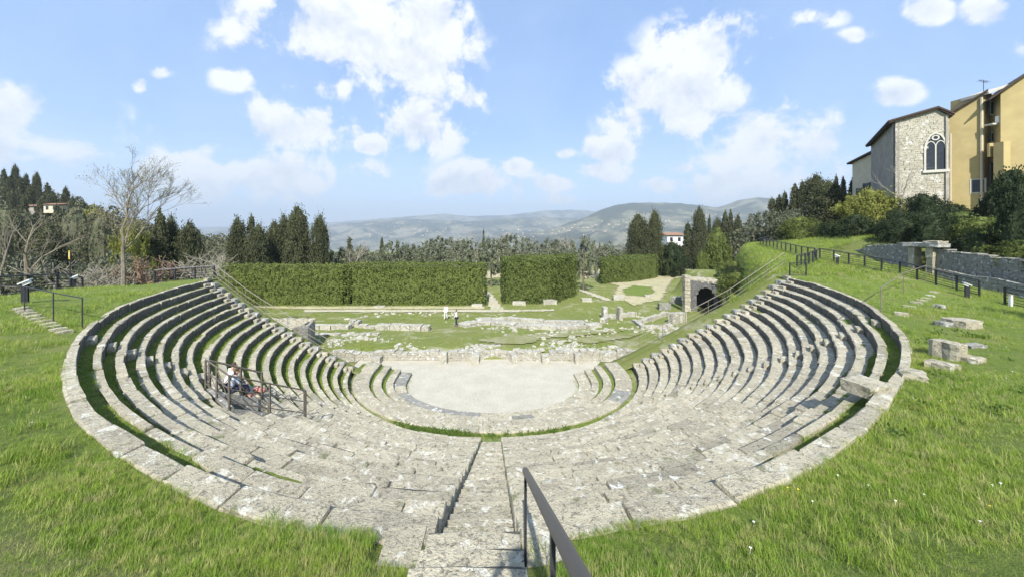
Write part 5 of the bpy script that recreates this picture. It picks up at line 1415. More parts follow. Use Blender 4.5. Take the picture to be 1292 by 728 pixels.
def gp3(s, z, o=0.0): p_ = gA + ug * s + ng * o; return (p_.x, p_.y, z)
def arch_pts(hw_, z0_, z1_, zs_, c_, K=8):
    P = [(c_ - hw_, z0_), (c_ - hw_, zs_)]
    for i in range(1, K): f = i / K; P.append((c_ - hw_ * math.sqrt(1 - f ** 1.5), zs_ + (z1_ - zs_) * f))
    P.append((c_, z1_)); P += [(2 * c_ - a, b) for a, b in P[-2:1:-1]]; P += [(c_ + hw_, zs_), (c_ + hw_, z0_)]
    o_ = []; 
    for q in P:
        if not o_ or (abs(q[0] - o_[-1][0]) + abs(q[1] - o_[-1][1])) > 1e-4: o_.append(q)
    return o_
win = thing('window', gp3(wc, wz0), None, None); del_ = None
win.parent = t; win.location = Vector(gp3(wc, wz0)) - t.location
m = MB(); O = arch_pts(whw + .17, wz0 - .3, wz1 + .22, wzs, wc); I = arch_pts(whw, wz0, wz1, wzs, wc)
n_ = len(O)
for i in range(n_ - 1):
    if i < len(I) - 1: m.prism([gp3(*O[i], .03), gp3(*O[i + 1], .03), gp3(*I[i + 1], .03), gp3(*I[i], .03)], ng * .10)
m.prism([gp3(wc - whw - .3, wz0 - .34, .03), gp3(wc + whw + .3, wz0 - .34, .03), gp3(wc + whw + .3, wz0 - .02, .03), gp3(wc - whw - .3, wz0 - .02, .03)], ng * .2)
obj('surround', m, FRAME, win)
m = MB(); m.prism([gp3(a, b, .012) for a, b in I], ng * .02); obj('glass', m, GLASS, win)
m = MB()
m.prism([gp3(wc - .06, wz0, .035), gp3(wc + .06, wz0, .035), gp3(wc + .06, wzs + .3, .035), gp3(wc - .06, wzs + .3, .035)], ng * .08)
for sx_ in (-1, 1):
    c2 = wc + sx_ * whw * .5; A2 = arch_pts(whw * .44, wzs - .2, wzs + .75, wzs + .1, c2, 5); B2 = arch_pts(whw * .44 + .08, wzs - .2, wzs + .87, wzs + .1, c2, 5)
    for i in range(len(A2) - 1): m.prism([gp3(*B2[i], .035), gp3(*B2[i + 1], .035), gp3(*A2[i + 1], .035), gp3(*A2[i], .035)], ng * .07)
K = 14
for i in range(K):
    a0, a1 = 2 * PI * i / K, 2 * PI * (i + 1) / K; cz_ = wzs + 1.22
    m.prism([gp3(wc + math.cos(aa) * rr, cz_ + math.sin(aa) * rr, .035) for aa, rr in ((a0, .2), (a1, .2), (a1, .34), (a0, .34))], ng * .07)
obj('tracery', m, FRAME, win)
m = MB()
for i in range(5): z = lerp(wz0, wzs, (i + .5) / 5); m.prism([gp3(wc - whw, z, .034), gp3(wc + whw, z, .034), gp3(wc + whw, z + .03, .034), gp3(wc - whw, z + .03, .034)], ng * .02)
obj('glazing_bars', m, STEEL, win)
m = MB(); m.prism([gp3(0, CZ + 8 / FPX * 44 * 1.0, .05), gp3(Wg * .9, CZ + 9 / FPX * 43, .05), gp3(Wg * .9, CZ + 9 / FPX * 43 + .12, .05), gp3(0, CZ + 8 / FPX * 44 + .12, .05)], ng * .1); obj('string_course', m, EAVE, t)
us = (gC - gA).normalized(); ns = Vector((-us.y, us.x, 0)); Ls = (gC - gA).length
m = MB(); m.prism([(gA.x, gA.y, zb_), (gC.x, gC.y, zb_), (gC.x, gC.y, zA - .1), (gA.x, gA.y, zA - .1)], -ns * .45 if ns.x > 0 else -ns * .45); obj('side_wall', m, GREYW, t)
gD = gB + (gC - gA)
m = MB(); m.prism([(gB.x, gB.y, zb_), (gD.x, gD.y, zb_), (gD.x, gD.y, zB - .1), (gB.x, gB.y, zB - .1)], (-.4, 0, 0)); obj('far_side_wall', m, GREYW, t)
rap = gA + ug * sap; off_ = (gC - gA)
m = MB(); ov = ng * .45
def roof_slab(m, a, za, b, zb2, off_, ov, th=.22):
    a0 = a + ov; b0 = b + ov; a1 = a + off_; b1 = b + off_
    m.prism([(a0.x, a0.y, za), (b0.x, b0.y, zb2), (b1.x, b1.y, zb2), (a1.x, a1.y, za)], (0, 0, th))
roof_slab(m, gA - ug * .7, zA - .25, rap, zap + .02, off_, ov); roof_slab(m, rap, zap + .02, gB + ug * .3, zB - .05, off_, ov); rf = obj('roof', m, EAVE, t)
m = MB(); roof_slab(m, gA - ug * .6, zA - .4, rap, zap - .13, ug * 0 - ng * .0 + off_ * .999, ov * .8, .12); roof_slab(m, rap, zap - .13, gB + ug * .2, zB - .20, off_ * .999, ov * .8, .12); obj('eave_boards', m, EAVE, t)
m = MB(); m.box((gA.x - .02, gA.y - .02, (zb_ + zA) / 2), (.12, .12, zA - zb_)); obj('downpipe', m, STEEL, t)

# cream house beyond
c0 = at(1100, 0, 58.5); c1 = at(1079, 0, 64); zc0 = CZ + (290 - 192) / FPX * 58.5; zc1 = zc0; zbc = 9.5
A3 = Vector((c0.x, c0.y, 0)); B3 = Vector((c1.x + 2.5, 68.0, 0)); u3 = (B3 - A3).normalized(); n3 = Vector((-u3.y, u3.x, 0))
if n3.y > 0 and n3.x > 0: n3 = -n3
n3 = Vector((-abs(n3.x), n3.y if n3.x < 0 else -n3.y, 0))
A3 = Vector((at(1102, 0, 59).x, 59, 0)); B3 = Vector((at(1079, 0, 63).x, 63.5, 0)); u3 = (B3 - A3).normalized(); n3 = Vector((-u3.y, u3.x, 0)); n3 = n3 if n3.x < 0 else -n3
t = thing('cream_house', (A3.x, A3.y, zbc), 'smaller cream plastered house with an overhanging dark roof beyond the stone gable', 'house')
L3 = (B3 - A3).length
m = MB(); m.prism([(A3.x, A3.y, zbc), (B3.x, B3.y, zbc), (B3.x, B3.y, zc0 - 1.0), (A3.x, A3.y, zc0)], -n3 * 6); obj('wall', m, CREAM, t)
m = MB(); a_ = A3 + n3 * .5 - u3 * .4; b_ = B3 + n3 * .5 + u3 * .6; m.prism([(a_.x, a_.y, zc0 + .02), (b_.x, b_.y, zc0 - 1.12), (b_.x - n3.x * 7, b_.y - n3.y * 7, zc0 - 1.12), (a_.x - n3.x * 7, a_.y - n3.y * 7, zc0 + .02)], (0, 0, .3)); obj('roof', m, EAVE, t)
for i, (s_, z_) in enumerate(((.30, .60), (.62, .55), (.30, .30), (.62, .28))):
    w_ = bpy.data.objects.new('window', None); p_ = A3 + u3 * (L3 * s_); zz = lerp(zbc, zc0, z_); w_.location = Vector((p_.x, p_.y, zz)) - t.location; COL.objects.link(w_); w_.parent = t
    m = MB(); M_ = Matrix(((u3.x, n3.x, 0), (u3.y, n3.y, 0), (0, 0, 1))); m.box((0, 0, 0), (.8, .1, 1.4), M=M_); lobj('pane', m, GLASS, w_); 
    for s2 in (-1, 1):
        m = MB(); m.box(tuple(u3 * (.62 * s2) + n3 * .03), (.38, .08, 1.5), M=M_); lobj('shutter', m, SHUT, w_)
m = MB(); M_ = Matrix(((u3.x, n3.x, 0), (u3.y, n3.y, 0), (0, 0, 1))); p_ = A3 + u3 * (L3 * .35) + n3 * .45; m.box((p_.x, p_.y, lerp(zbc, zc0, .47)), (1.8, .9, .25), M=M_); obj('balcony', m, EAVE, t)

# yellow house at the right edge
def YW(x, Y): return Vector((at(x, 0, Y).x, Y, 0))
y0 = YW(1195, 43.3); y1 = YW(1241, 41.2); uY = (y1 - y0).normalized(); nY_ = Vector((uY.y, -uY.x, 0)); LY = (y1 - y0).length
zY0 = CZ + (290 - 147) / FPX * 43.3; zY1 = CZ + (290 - 117) / FPX * 41.2
t = thing('yellow_house', (y0.x, y0.y, 11), 'ochre yellow plastered house with loggias, drainpipes and an air conditioner at the right edge', 'house')
m = MB(); m.prism([(y0.x, y0.y, 8.5), (y1.x, y1.y, 9.0), (y1.x, y1.y, zY1), (y0.x, y0.y, zY0)], -nY_ * 5); obj('wall', m, YELLOW, t)
m = MB(); a_ = y0 + nY_ * .4; b_ = y1 + nY_ * .4 + uY * .3; m.prism([(a_.x, a_.y, zY0 - .04), (b_.x, b_.y, zY1 + .02), (b_.x - nY_.x * 6, b_.y - nY_.y * 6, zY1 + .02), (a_.x - nY_.x * 6, a_.y - nY_.y * 6, zY0 - .04)], (0, 0, .22)); rf = obj('roof', m, EAVE, t)
# recessed loggia bay right of the first wall
y2 = YW(1262, 42.8); y3 = YW(1262.5, 39.8); y4 = YW(1305, 38.4)
m = MB(); uu = (y2 - y1); m.prism([(y1.x, y1.y, 9.0), (y2.x, y2.y, 9.0), (y2.x, y2.y, zY1 + .3), (y1.x, y1.y, zY1)], (0, 3, 0)); obj('bay_wall', m, YELLOW, t)
zTop = CZ + (290 - 118) / FPX * 39.8; zTop2 = CZ + (290 - 88) / FPX * 38.4
m = MB(); nn = Vector(((y4 - y3).y, -(y4 - y3).x, 0)).normalized(); m.prism([(y3.x, y3.y, 8.0), (y4.x, y4.y, 8.0), (y4.x, y4.y, zTop2), (y3.x, y3.y, zTop)], -nn * 6); obj('front_wall', m, YELLOW, t)
m = MB(); a_ = y3 + nn * .5 - (y4 - y3).normalized() * .9; b_ = y4 + nn * .5; m.prism([(a_.x, a_.y, zTop - .75), (b_.x, b_.y, zTop2 + .02), (b_.x - nn.x * 6, b_.y - nn.y * 6, zTop2 + .02), (a_.x - nn.x * 6, a_.y - nn.y * 6, zTop - .75)], (0, 0, .22)); obj('roof', m, EAVE, t)
def on_wall(p, u, n, s, z): q = p + u * s; return Vector((q.x, q.y, z)) + n * .0
MY = Matrix(((uY.x, nY_.x, 0), (uY.y, nY_.y, 0), (0, 0, 1)))
def ypx(x, y, Yc_): return at(x, y, Yc_)
def wall_item(nm, mat, x, y, Yd, size, M=MY, parent=t, out=.02):
    q = at(x, y, Yd); m = MB(); nrm = Vector((M[0][1], M[1][1], 0)); q = q + nrm * out; m.box(tuple(q), size, M=M); return obj(nm, m, mat, parent)
Yw = lambda x: lerp(43.3, 41.2, ((x - 1195) / 46.0) ** 1.0)
# window on the plain wall
for (x, y, sx_, sz_) in ((1234, 235, .85, 1.5),):
    # solve depth along the wall
    k_ = (x - PX0) / FPX; s_ = (k_ * y0.y - (y0.x - CX)) / (uY.x - k_ * uY.y); q = y0 + uY * s_; zq = CZ + (PY0 - y) / FPX * q.y
    w_ = bpy.data.objects.new('window', None); COL.objects.link(w_); w_.parent = t; w_.location = Vector((q.x, q.y, zq)) - t.location
    m = MB(); m.box((nY_.x * .0, nY_.y * .0, 0), (sx_ + .3, .08, sz_ + .3), M=MY); lobj('frame', m, FRAME, w_); m = MB(); m.box(tuple(nY_ * .03), (sx_, .08, sz_), M=MY); lobj('pane', m, GLASS, w_)
    m = MB()
    for bx in (-.2, .2): m.box(tuple(nY_ * .08 + uY * bx), (.03, .03, sz_), M=MY)
    lobj('grille', m, STEEL, w_)
m = MB(); q = y0 + nY_ * .15 + uY * .25; m.tube((q.x, q.y, 8.5), (q.x, q.y, zY0 - 2.3), .09); obj('drainpipe', m, PIPE, t)
m = MB(); q = y1 + nY_ * .15 - uY * .15; m.tube((q.x, q.y, 9.0), (q.x, q.y, zY1 - .6), .11); obj('drainpipe', m, PIPE, t)
# bay windows, balconies and loggia openings between x 1243 and 1262
MX = Matrix.Identity(3)
def bay(nm, mat, x, y, w_, h_, d_, parent=t, Yb=36.9, dy=-.1): q = at(x, y, Yb); m = MB(); m.box((q.x, q.y + dy, q.z), (w_, d_, h_)); return obj(nm, m, mat, parent)
def bay_window(x, y, w_, h_, Yb, lab=None, shut=True):
    q = at(x, y, Yb); e = bpy.data.objects.new('window', None); COL.objects.link(e); e.parent = t; e.location = q - t.location
    m = MB(); m.box((0, 0, 0), (w_, .1, h_)); lobj('frame', m, WHITE, e)
    for s2 in (-1, 1): m = MB(); m.box((s2 * w_ * .24, -.06, 0), (w_ * .38, .05, h_ * .86)); lobj('pane', m, GLASS, e)
    if shut:
        for s2 in (-1, 1): m = MB(); m.box((s2 * (w_ * .5 + .16), -.12, 0), (.30, .05, h_ * 1.06), s2 * -.4); lobj('shutter', m, SHUT, e)
bay_window(1254, 137, 1.1, 1.7, 41.2); bay_window(1255, 174, 1.1, 1.2, 41.2)
bay('balcony_slab', FRAME, 1254.5, 158, 1.7, .18, .7, Yb=40.6); bay('balcony_wall', YELLOW, 1254.5, 190, 1.7, 1.6, .2, Yb=40.4)
bay('loggia_opening', GLASS, 1254, 222, 1.2, 3.0, .1, Yb=40.6); bay('loggia_pier', YELLOW, 1262.5, 215, .8, 6.4, .8, Yb=39.6)
q = at(1264, 151, 40.2); m = MB(); m.box((q.x, q.y, q.z), (1.0, .4, .8)); ac = obj('air_conditioner', m, WHITE, t)
m = MB(); m.tube((q.x + .1, q.y - .2, q.z), (q.x + .1, q.y - .23, q.z), .30, n=18); obj('fan_grille', m, STEEL, ac, origin=tuple(t.location))
# canopy cap over bay
m = MB(); a_ = at(1240, 121, 41.2); b_ = at(1263, 112, 41.2); m.prism([(a_.x, a_.y - .5, a_.z), (b_.x, b_.y - .6, b_.z), (b_.x, b_.y + 2, b_.z), (a_.x, a_.y + 2, a_.z)], (0, 0, .25)); obj('canopy', m, FRAME, t)
q = at(1241, 119, 42.5); t2 = thing('roof_aerial', (q.x, q.y, q.z), 'thin television aerial standing on the roof of the yellow house', 'aerial')
m = MB(); m.tube((0, 0, -.6), (0, 0, 1.7), .03, n=5); m.tube((-.6, 0, 1.7), (.5, 0, 1.45), .02, n=4)
for i in range(5): a = -.5 + i * .24; m.tube((a, -.3, 1.68 - .22 * (a + .6)), (a, .3, 1.68 - .22 * (a + .6)), .014, n=4); m.tube((a, 0, 1.5 - .22 * a), (a, 0, 1.75 - .22 * a), .012, n=4)
lobj('mast', m, STEEL, t2)

# white house with an orange roof among the cypresses, hillside house, arched gateway
def small_house(x, y0_, y1_, Y, w_, label, wallm=CREAM, roofm=ROOF, nwin=2, zb=None):
    q = at(x, y0_, Y); z0_ = at(x, y1_, Y).z; h_ = q.z - z0_; t = thing('small_house', (q.x, Y, z0_), label, 'house')
    m = MB(); m.box((0, 3, h_ * .36), (w_, 6, h_ * .9)); lobj('wall', m, wallm, t)
    m = MB(); m.prism([(-w_ / 2 - .6, -.6, h_ * .80), (-w_ / 2 - .6, 3, h_), (-w_ / 2 - .6, 6.6, h_ * .80)], (w_ + 1.2, 0, 0)); lobj('roof', m, roofm, t)
    for i in range(nwin): m = MB(); m.box((lerp(-w_ / 2, w_ / 2, (i + .5) / nwin), -.03, h_ * .45), (.9, .1, 1.3)); lobj('window', m, GLASS, t)
    return t
small_house(852, 294, 309, 112, 5.2, 'white house with an orange roof glimpsed left of the tall cypress', WHITE)
small_house(64, 256, 268, 120, 5.0, 'small cream house high on the wooded left hillside')
small_house(38, 258, 270, 128, 8.0, 'long grey stone building on the left hillside beside the small cream house', GREYW)
q = at(925, 0, 78); z0_ = ground_z(q.x, 78); t = thing('garden_arch', (q.x, 78, -1), 'small pale arched stone gateway right of the round headed conifer', 'gateway')
for s2 in (-1, 1): m = MB(); m.box((s2 * 1.1, 0, 2.2), (.4, .4, 6.5)); lobj('pier', m, STONE, t)
m = MB()
for i in range(8):
    a0, a1 = PI * i / 8, PI * (i + 1) / 8; m.prism([(math.cos(aa) * rr, -.2, 5.4 + math.sin(aa) * rr) for aa, rr in ((a0, .9), (a1, .9), (a1, 1.3), (a0, 1.3))], (0, .4, 0))
lobj('arch_ring', m, STONE, t)

# ------------------------------------------------------------------ people
def skin_mesh(name, joints, edges, mat, parent, sub=1):
    me = bpy.data.meshes.new(name); me.from_pydata([j[0] for j in joints], edges, []); me.materials.append(mat)
    o = bpy.data.objects.new(name, me); COL.objects.link(o); o.parent = parent
    sk = o.modifiers.new('skin', 'SKIN'); sv = me.skin_vertices[0].data
    for i, j in enumerate(joints):
        r = j[1]; sv[i].radius = (r, r) if not isinstance(r, tuple) else r
        sv[i].use_root = (i == 0)
    ss = o.modifiers.new('sub', 'SUBSURF'); ss.levels = sub; ss.render_levels = sub
    sk.use_smooth_shade = True
    return o
def person(loc, rz, label, pose, shirt, trousers, hair=HAIR, group=None, long_hair=False, shoes=BLACKC, s=1.0, sleeves=True):
    """pose gives joint positions in metres, facing +Y"""
    t = thing('person', loc, label, 'person', group, rz); t.scale = (s, s, s)
    P = pose; J = []; E = []
    def j(n, r): J.append((P[n], r)); return len(J) - 1
    pel = j('pelvis', (.15, .11)); wa = j('waist', (.125, .095)); ch = j('chest', (.155, .11)); nk = j('neck', .05); hd0 = j('head0', .072); hd1 = j('head1', .088); hd2 = j('head2', .062)
    E += [(pel, wa), (wa, ch), (ch, nk), (nk, hd0), (hd0, hd1), (hd1, hd2)]
    for sd in 'LR':
        sh, el, wr, ha = j('sh' + sd, .055), j('el' + sd, .040), j('wr' + sd, .027), j('ha' + sd, (.035, .018)); E += [(ch, sh), (sh, el), (el, wr), (wr, ha)]
        hp, kn, an, ft = j('hip' + sd, .085), j('kn' + sd, .058), j('an' + sd, .040), j('ft' + sd, (.04, .03)); E += [(pel, hp), (hp, kn), (kn, an), (an, ft)]
    body = skin_mesh('body', J, E, SKIN, t)
    # nose, ears, fingers
    h = Vector(P['head1']); f = Vector(P.get('face', (0, 1, 0))).normalized(); sdv = f.cross(Vector((0, 0, 1))).normalized()
    m = MB(); m.tube(h + f * .075 + Vector((0, 0, .0)), h + f * .105 - Vector((0, 0, .025)), .012, .016, 5)
    for e in (-1, 1): m.box(tuple(h + sdv * (.082 * e)), (.02, .03, .055))
    lobj('nose_and_ears', m, SKIN, body, True)
    m = MB()
    for e in (-1, 1): m.box(tuple(h + f * .082 + sdv * (.03 * e) + Vector((0, 0, .02))), (.02, .015, .01))
    m.box(tuple(h + f * .083 - Vector((0, 0, .05))), (.04, .012, .008)); lobj('eyes_and_mouth', m, HAIR, body)
    for sd in 'LR':
        m = MB(); w = Vector(P['ha' + sd]); d = (w - Vector(P['wr' + sd])).normalized(); c_ = d.orthogonal().normalized()
        for q in range(4):
            b0 = w + c_ * (.018 * (q - 1.5)) + d * .02; L = (.06, .072, .068, .052)[q]; k_ = b0 + d * L * .55; m.tube(b0, k_, .008, .0075, 5); m.tube(k_, k_ + (d * .8 - Vector((0, 0, .5))).normalized() * L * .45, .0075, .006, 5)
        m.tube(w + c_ * .03 - d * .02, w + c_ * .06 + d * .025, .010, .007, 5); lobj('fingers', m, SKIN, body, True)
    # clothes: shells a little larger than the body
    J2, E2 = [], []
    def k2(p, r): J2.append((p, r)); return len(J2) - 1
    a = k2(P['pelvis'], (.165, .125)); b = k2(P['waist'], (.145, .115)); c = k2(P['chest'], (.172, .128)); n2 = k2(tuple(Vector(P['chest']).lerp(Vector(P['neck']), .6)), .075); E2 += [(a, b), (b, c), (c, n2)]
    for sd in 'LR':
        s1 = k2(P['sh' + sd], .068); e1 = k2(P['el' + sd], .052); E2 += [(c, s1), (s1, e1)]
        if sleeves: w1 = k2(tuple(Vector(P['el' + sd]).lerp(Vector(P['wr' + sd]), .9)), .038); E2 += [(e1, w1)]
    skin_mesh('shirt', J2, E2, shirt, t)
    J2, E2 = [], []; a = k2(tuple(Vector(P['pelvis']) + Vector((0, 0, -.01))), (.168, .128))
    for sd in 'LR':
        h1 = k2(P['hip' + sd], .10); k1 = k2(P['kn' + sd], .072); a1 = k2(tuple(Vector(P['kn' + sd]).lerp(Vector(P['an' + sd]), .92)), .055); E2 += [(a, h1), (h1, k1), (k1, a1)]
    skin_mesh('trousers', J2, E2, trousers, t)
    m = MB(); K = 10
    for i in range(K + 1):
        el = lerp(-.55, PI / 2, i / K)
        for q in range(12):
            az = 2 * PI * q / 12; d = Vector((math.cos(az) * math.cos(el), math.sin(az) * math.cos(el), math.sin(el)))
            ff = d.dot(f); rr = .098 if (ff < .35 or el > .6) else .07
            p_ = h + Vector((0, 0, .02)) + d * rr - f * .008; m.v.append(tuple(p_))
    m.f = [(i * 12 + q, i * 12 + (q + 1) % 12, (i + 1) * 12 + (q + 1) % 12, (i + 1) * 12 + q) for i in range(K) for q in range(12)]
    if long_hair: m.tube(h - f * .08 + Vector((0, 0, .02)), h - f * .12 - Vector((0, 0, .22)), .05, .03, 8)
    lobj('hair', m, hair, t, True)
    for sd in 'LR':
        m = MB(); a_, b_ = Vector(P['an' + sd]), Vector(P['ft' + sd]); d = (b_ - a_); d.z = 0; d = d.normalized() if d.length > .01 else f
        m.tube(a_ + Vector((0, 0, -.03)) - d * .05, a_ + d * .19 + Vector((0, 0, -.055)), .05, .036, 8); lobj('shoe', m, shoes, t, True)
    return t
def stand_pose(step=.0, arm=0.1, lean=0.0):
    P = dict(pelvis=(0, 0, .95), waist=(0, .0 + lean * .3, 1.10), chest=(0, lean * .7, 1.32), neck=(0, lean, 1.50), head0=(0, lean + .015, 1.56), head1=(0, lean + .03, 1.63), head2=(0, lean + .02, 1.70))
    for sd, e in (('L', -1), ('R', 1)):
        P['sh' + sd] = (e * .175, lean * .8, 1.42); P['el' + sd] = (e * .22, lean - .03 * e * arm * 5, 1.14); P['wr' + sd] = (e * .22, lean + .08 - .08 * e * arm * 5, .90); P['ha' + sd] = (e * .21, lean + .1 - .09 * e * arm * 5, .83)
        P['hip' + sd] = (e * .09, 0, .90); P['kn' + sd] = (e * .10, .03 + e * step * .5, .49); P['an' + sd] = (e * .10, e * step, .08); P['ft' + sd] = (e * .11, e * step + .13, .03)
    return P
def sit_pose(e0=0):
    P = dict(pelvis=(0, -.10, .12), waist=(0, -.08, .27), chest=(0, .02, .48), neck=(0, .09, .66), head0=(0, .12, .72), head1=(0, .15, .79), head2=(0, .14, .86))
    for sd, e in (('L', -1), ('R', 1)):
        P['sh' + sd] = (e * .17, .04, .58); P['el' + sd] = (e * .23, .14, .34); P['wr' + sd] = (e * .16, .34, .22); P['ha' + sd] = (e * .13, .41, .21)
        P['hip' + sd] = (e * .09, -.05, .10); P['kn' + sd] = (e * .10, .40, .14); P['an' + sd] = (e * .10, .46, -.27); P['ft' + sd] = (e * .10, .60, -.31)
    P['face'] = (0, 1, -.25)
    return P
GP = 'pair sitting together on the stone seats'
ks = 8; phs_ = -132.6
for i, (dph, sh, tr, lab, lh) in enumerate(((0.0, WCLOTH, NAVY, 'seated person in a white top with short dark hair, farther of the pair', False), (2.6, BCLOTH, NAVY, 'seated person in pale blue top and navy trousers, hair tied, nearer of the pair', True))):
    ph = phs_ - 1.6 + dph; q = PT(ks, ph, zk(ks), .20); rz = math.atan2(YC - q[1], -q[0]) - PI / 2
    pr_ = person(q, rz, lab, sit_pose(), sh, tr, group=GP, long_hair=lh, shoes=PINK if lh else BLACKC)
q = PT(9, -128.9, zk(9), .25); t = thing('bag', (*PT(9, -131.6, zk(9))[:2], zk(9)), 'salmon pink bag lying beside the nearer seated person', 'bag')
m = MB(); m.tube((-.2, .1, .09), (.2, .1, .09), .10, .09, 10); lobj('bag_body', m, PINK, t, True); m = MB(); m.tube((-.15, .1, .16), (0, .1, .26), .012); m.tube((0, .1, .26), (.15, .1, .16), .012); lobj('strap', m, PINK, t)
for (x, y, rz, lab, st, P) in ((562.5, 399.5, 2.9, 'walking visitor in white shirt and pale trousers, farther of the two on the meadow', .16, 0), (576, 411, 1.3, 'visitor in a white shirt and dark trousers by the end of the long ruined wall', .14, 1)):
    g = atz(x, y, .25); z = ground_z(g.x, g.y); ps = stand_pose(st, .3)
    if P: ps['elR'] = (.34, .22, 1.28); ps['wrR'] = (.42, .46, 1.30); ps['haR'] = (.43, .53, 1.31)
    person((g.x, g.y, z), rz, lab, ps, WCLOTH, NAVY if P else WCLOTH, group='visitors on the meadow', s=1.06)
# the photographer, standing right behind the camera on the stair
ps = stand_pose(.03, 0)
for sd, e in (('L', -1), ('R', 1)):
    ps['el' + sd] = (e * .27, .12, 1.20); ps['wr' + sd] = (e * .16, .14, 1.46); ps['ha' + sd] = (e * .11, .17, 1.51)
person((CX - .04, -.47, CZ - 1.40), 0, 'photographer in dark clothes standing on the stair with both hands raised', ps, BLACKC, NAVY, s=1.07)

# trees behind the viewpoint at the right, whose shade reaches the right lawn
plant('fat2', (24.5, 1.5, z_up(24.5, 1.5)), 13.5, 3.3, 'tree right of the viewpoint that shades the right lawn', 'tree', 'trees right of the viewpoint', 'tree')
plant('fat1', (31.5, 3.0, z_up(31.5, 3.0)), 12.5, 3.6, 'farther tree right of the viewpoint that shades the fence', 'tree', 'trees right of the viewpoint', 'tree')

# ------------------------------------------------------------------ grass blades: one object, tufts set by geometry nodes
def tuft(name, n, h, spread, w, seed, mat, bendf=.5):
    rng = random.Random(seed); m = MB()
    for _ in range(n):
        x, y = rng.gauss(0, spread), rng.gauss(0, spread); hh = h * rng.uniform(.5, 1.15); a = rng.uniform(0, 2 * PI); b = rng.uniform(.1, bendf) * hh
        u = Vector((math.cos(a), math.sin(a), 0)); sdv = Vector((-u.y, u.x, 0)) * w * .5 * rng.uniform(.7, 1.3)
        p0 = Vector((x, y, -.01)); p1 = p0 + u * b * .35 + Vector((0, 0, hh * .6)); p2 = p0 + u * b + Vector((0, 0, hh))
        i = len(m.v); m.v += [tuple(p0 - sdv), tuple(p0 + sdv), tuple(p1 - sdv * .7), tuple(p1 + sdv * .7), tuple(p2)]; m.f += [(i, i + 1, i + 3, i + 2), (i + 2, i + 3, i + 4)]
    return bpy.data.objects.new(name, m.mesh(name, mat))
def scatter(name, pts, scl, protos, label, cat='grass'):
    me = bpy.data.meshes.new(name); me.vertices.add(len(pts)); me.vertices.foreach_set('co', np.array(pts, dtype=np.float32).ravel())
    a = me.attributes.new('scl', 'FLOAT', 'POINT'); a.data.foreach_set('value', np.array(scl, dtype=np.float32))
    o = bpy.data.objects.new(name, me); COL.objects.link(o); tag(o, label, cat, kind='stuff')
    g = bpy.data.node_groups.new(name, 'GeometryNodeTree'); g.interface.new_socket('Geometry', in_out='INPUT', socket_type='NodeSocketGeometry'); g.interface.new_socket('Geometry', in_out='OUTPUT', socket_type='NodeSocketGeometry')
    N = g.nodes; L = g.links; gi = N.new('NodeGroupInput'); go = N.new('NodeGroupOutput')
    m2p = N.new('GeometryNodeMeshToPoints'); L.new(gi.outputs[0], m2p.inputs[0])
    jn = N.new('GeometryNodeGeometryToInstance')
    for p_ in protos:
        oi = N.new('GeometryNodeObjectInfo'); oi.inputs['Object'].default_value = p_; oi.inputs['As Instance'].default_value = True; L.new(oi.outputs['Geometry'], jn.inputs[0])
    iop = N.new('GeometryNodeInstanceOnPoints'); L.new(m2p.outputs[0], iop.inputs['Points'])
    # join keeps every prototype as one instance each: choose by random index
    jg = N.new('GeometryNodeJoinGeometry')
    for n_ in list(N):
        if n_.bl_idname == 'GeometryNodeObjectInfo': L.new(n_.outputs['Geometry'], jg.inputs[0])
    N.remove(jn); L.new(jg.outputs[0], iop.inputs['Instance']); iop.inputs['Pick Instance'].default_value = True
    ri = N.new('FunctionNodeRandomValue'); ri.data_type = 'INT'; ri.inputs[4].default_value = 0; ri.inputs[5].default_value = len(protos) - 1; L.new(ri.outputs[2], iop.inputs['Instance Index'])
    rr = N.new('FunctionNodeRandomValue'); rr.data_type = 'FLOAT_VECTOR'; rr.inputs[0].default_value = (-.15, -.15, 0); rr.inputs[1].default_value = (.15, .15, 6.283); rr.inputs['Seed'].default_value = 3; L.new(rr.outputs[0], iop.inputs['Rotation'])
    na = N.new('GeometryNodeInputNamedAttribute'); na.data_type = 'FLOAT'; na.inputs['Name'].default_value = 'scl'; L.new(na.outputs[0], iop.inputs['Scale'])
    L.new(iop.outputs[0], go.inputs[0]); md = o.modifiers.new('scatter', 'NODES'); md.node_group = g
    return o
rng = random.Random(21); TU = [tuft('grass_tuft', 18, .15, .06, .0075, i, GRASS, .9) for i in range(6)]; TUL = [tuft('tall_grass_tuft', 26, .24, .07, .009, 40 + i, GRASS, 1.1) for i in range(3)]
pts, scl = [], []
def ok_lawn(X, Y):
    r = math.hypot(X, Y - YC); ph = math.degrees(math.atan2(Y - YC, X))
    if Y > YC: return abs(X) > 22 and X > -45
    if ph > 90: ph -= 360
    return r > rho(0, max(-186, min(8, ph))) + w0(ph) + .02 - .12 * max(0, fbm(X, Y, 1.6) + .25)
N_ = 0
for (ya, yb, dens, sc_) in ((1.2, 5.5, 760, .50), (5.5, 9, 260, .70), (9, 15, 70, 1.1), (15, 32, 22, 1.4)):
    A = (yb - ya); xm = 1.62 * yb; n = int(A * 2 * xm * dens)
    for _ in range(n):
        X, Y = rng.uniform(-xm, xm), rng.uniform(ya, yb)
        if abs(X) > 1.55 * Y + .8 or not ok_lawn(X, Y): continue
        if -.55 < X < .60 and Y < 4.2: continue
        if -1.05 < X < 1.05 and 3.25 < Y < 4.2: continue
        if X > 34 and Y > 15: continue
        v = fbm(X, Y, .35) ; 
        if rng.random() > .75 + v * .6: continue
        q = .45 + .62 * max(-.4, min(1, .4 + 1.6 * fbm(X + 40, Y, .5)))
        pts.append((X, Y, ground_z(X, Y) - .02)); scl.append(sc_ * q * rng.uniform(.7, 1.25))
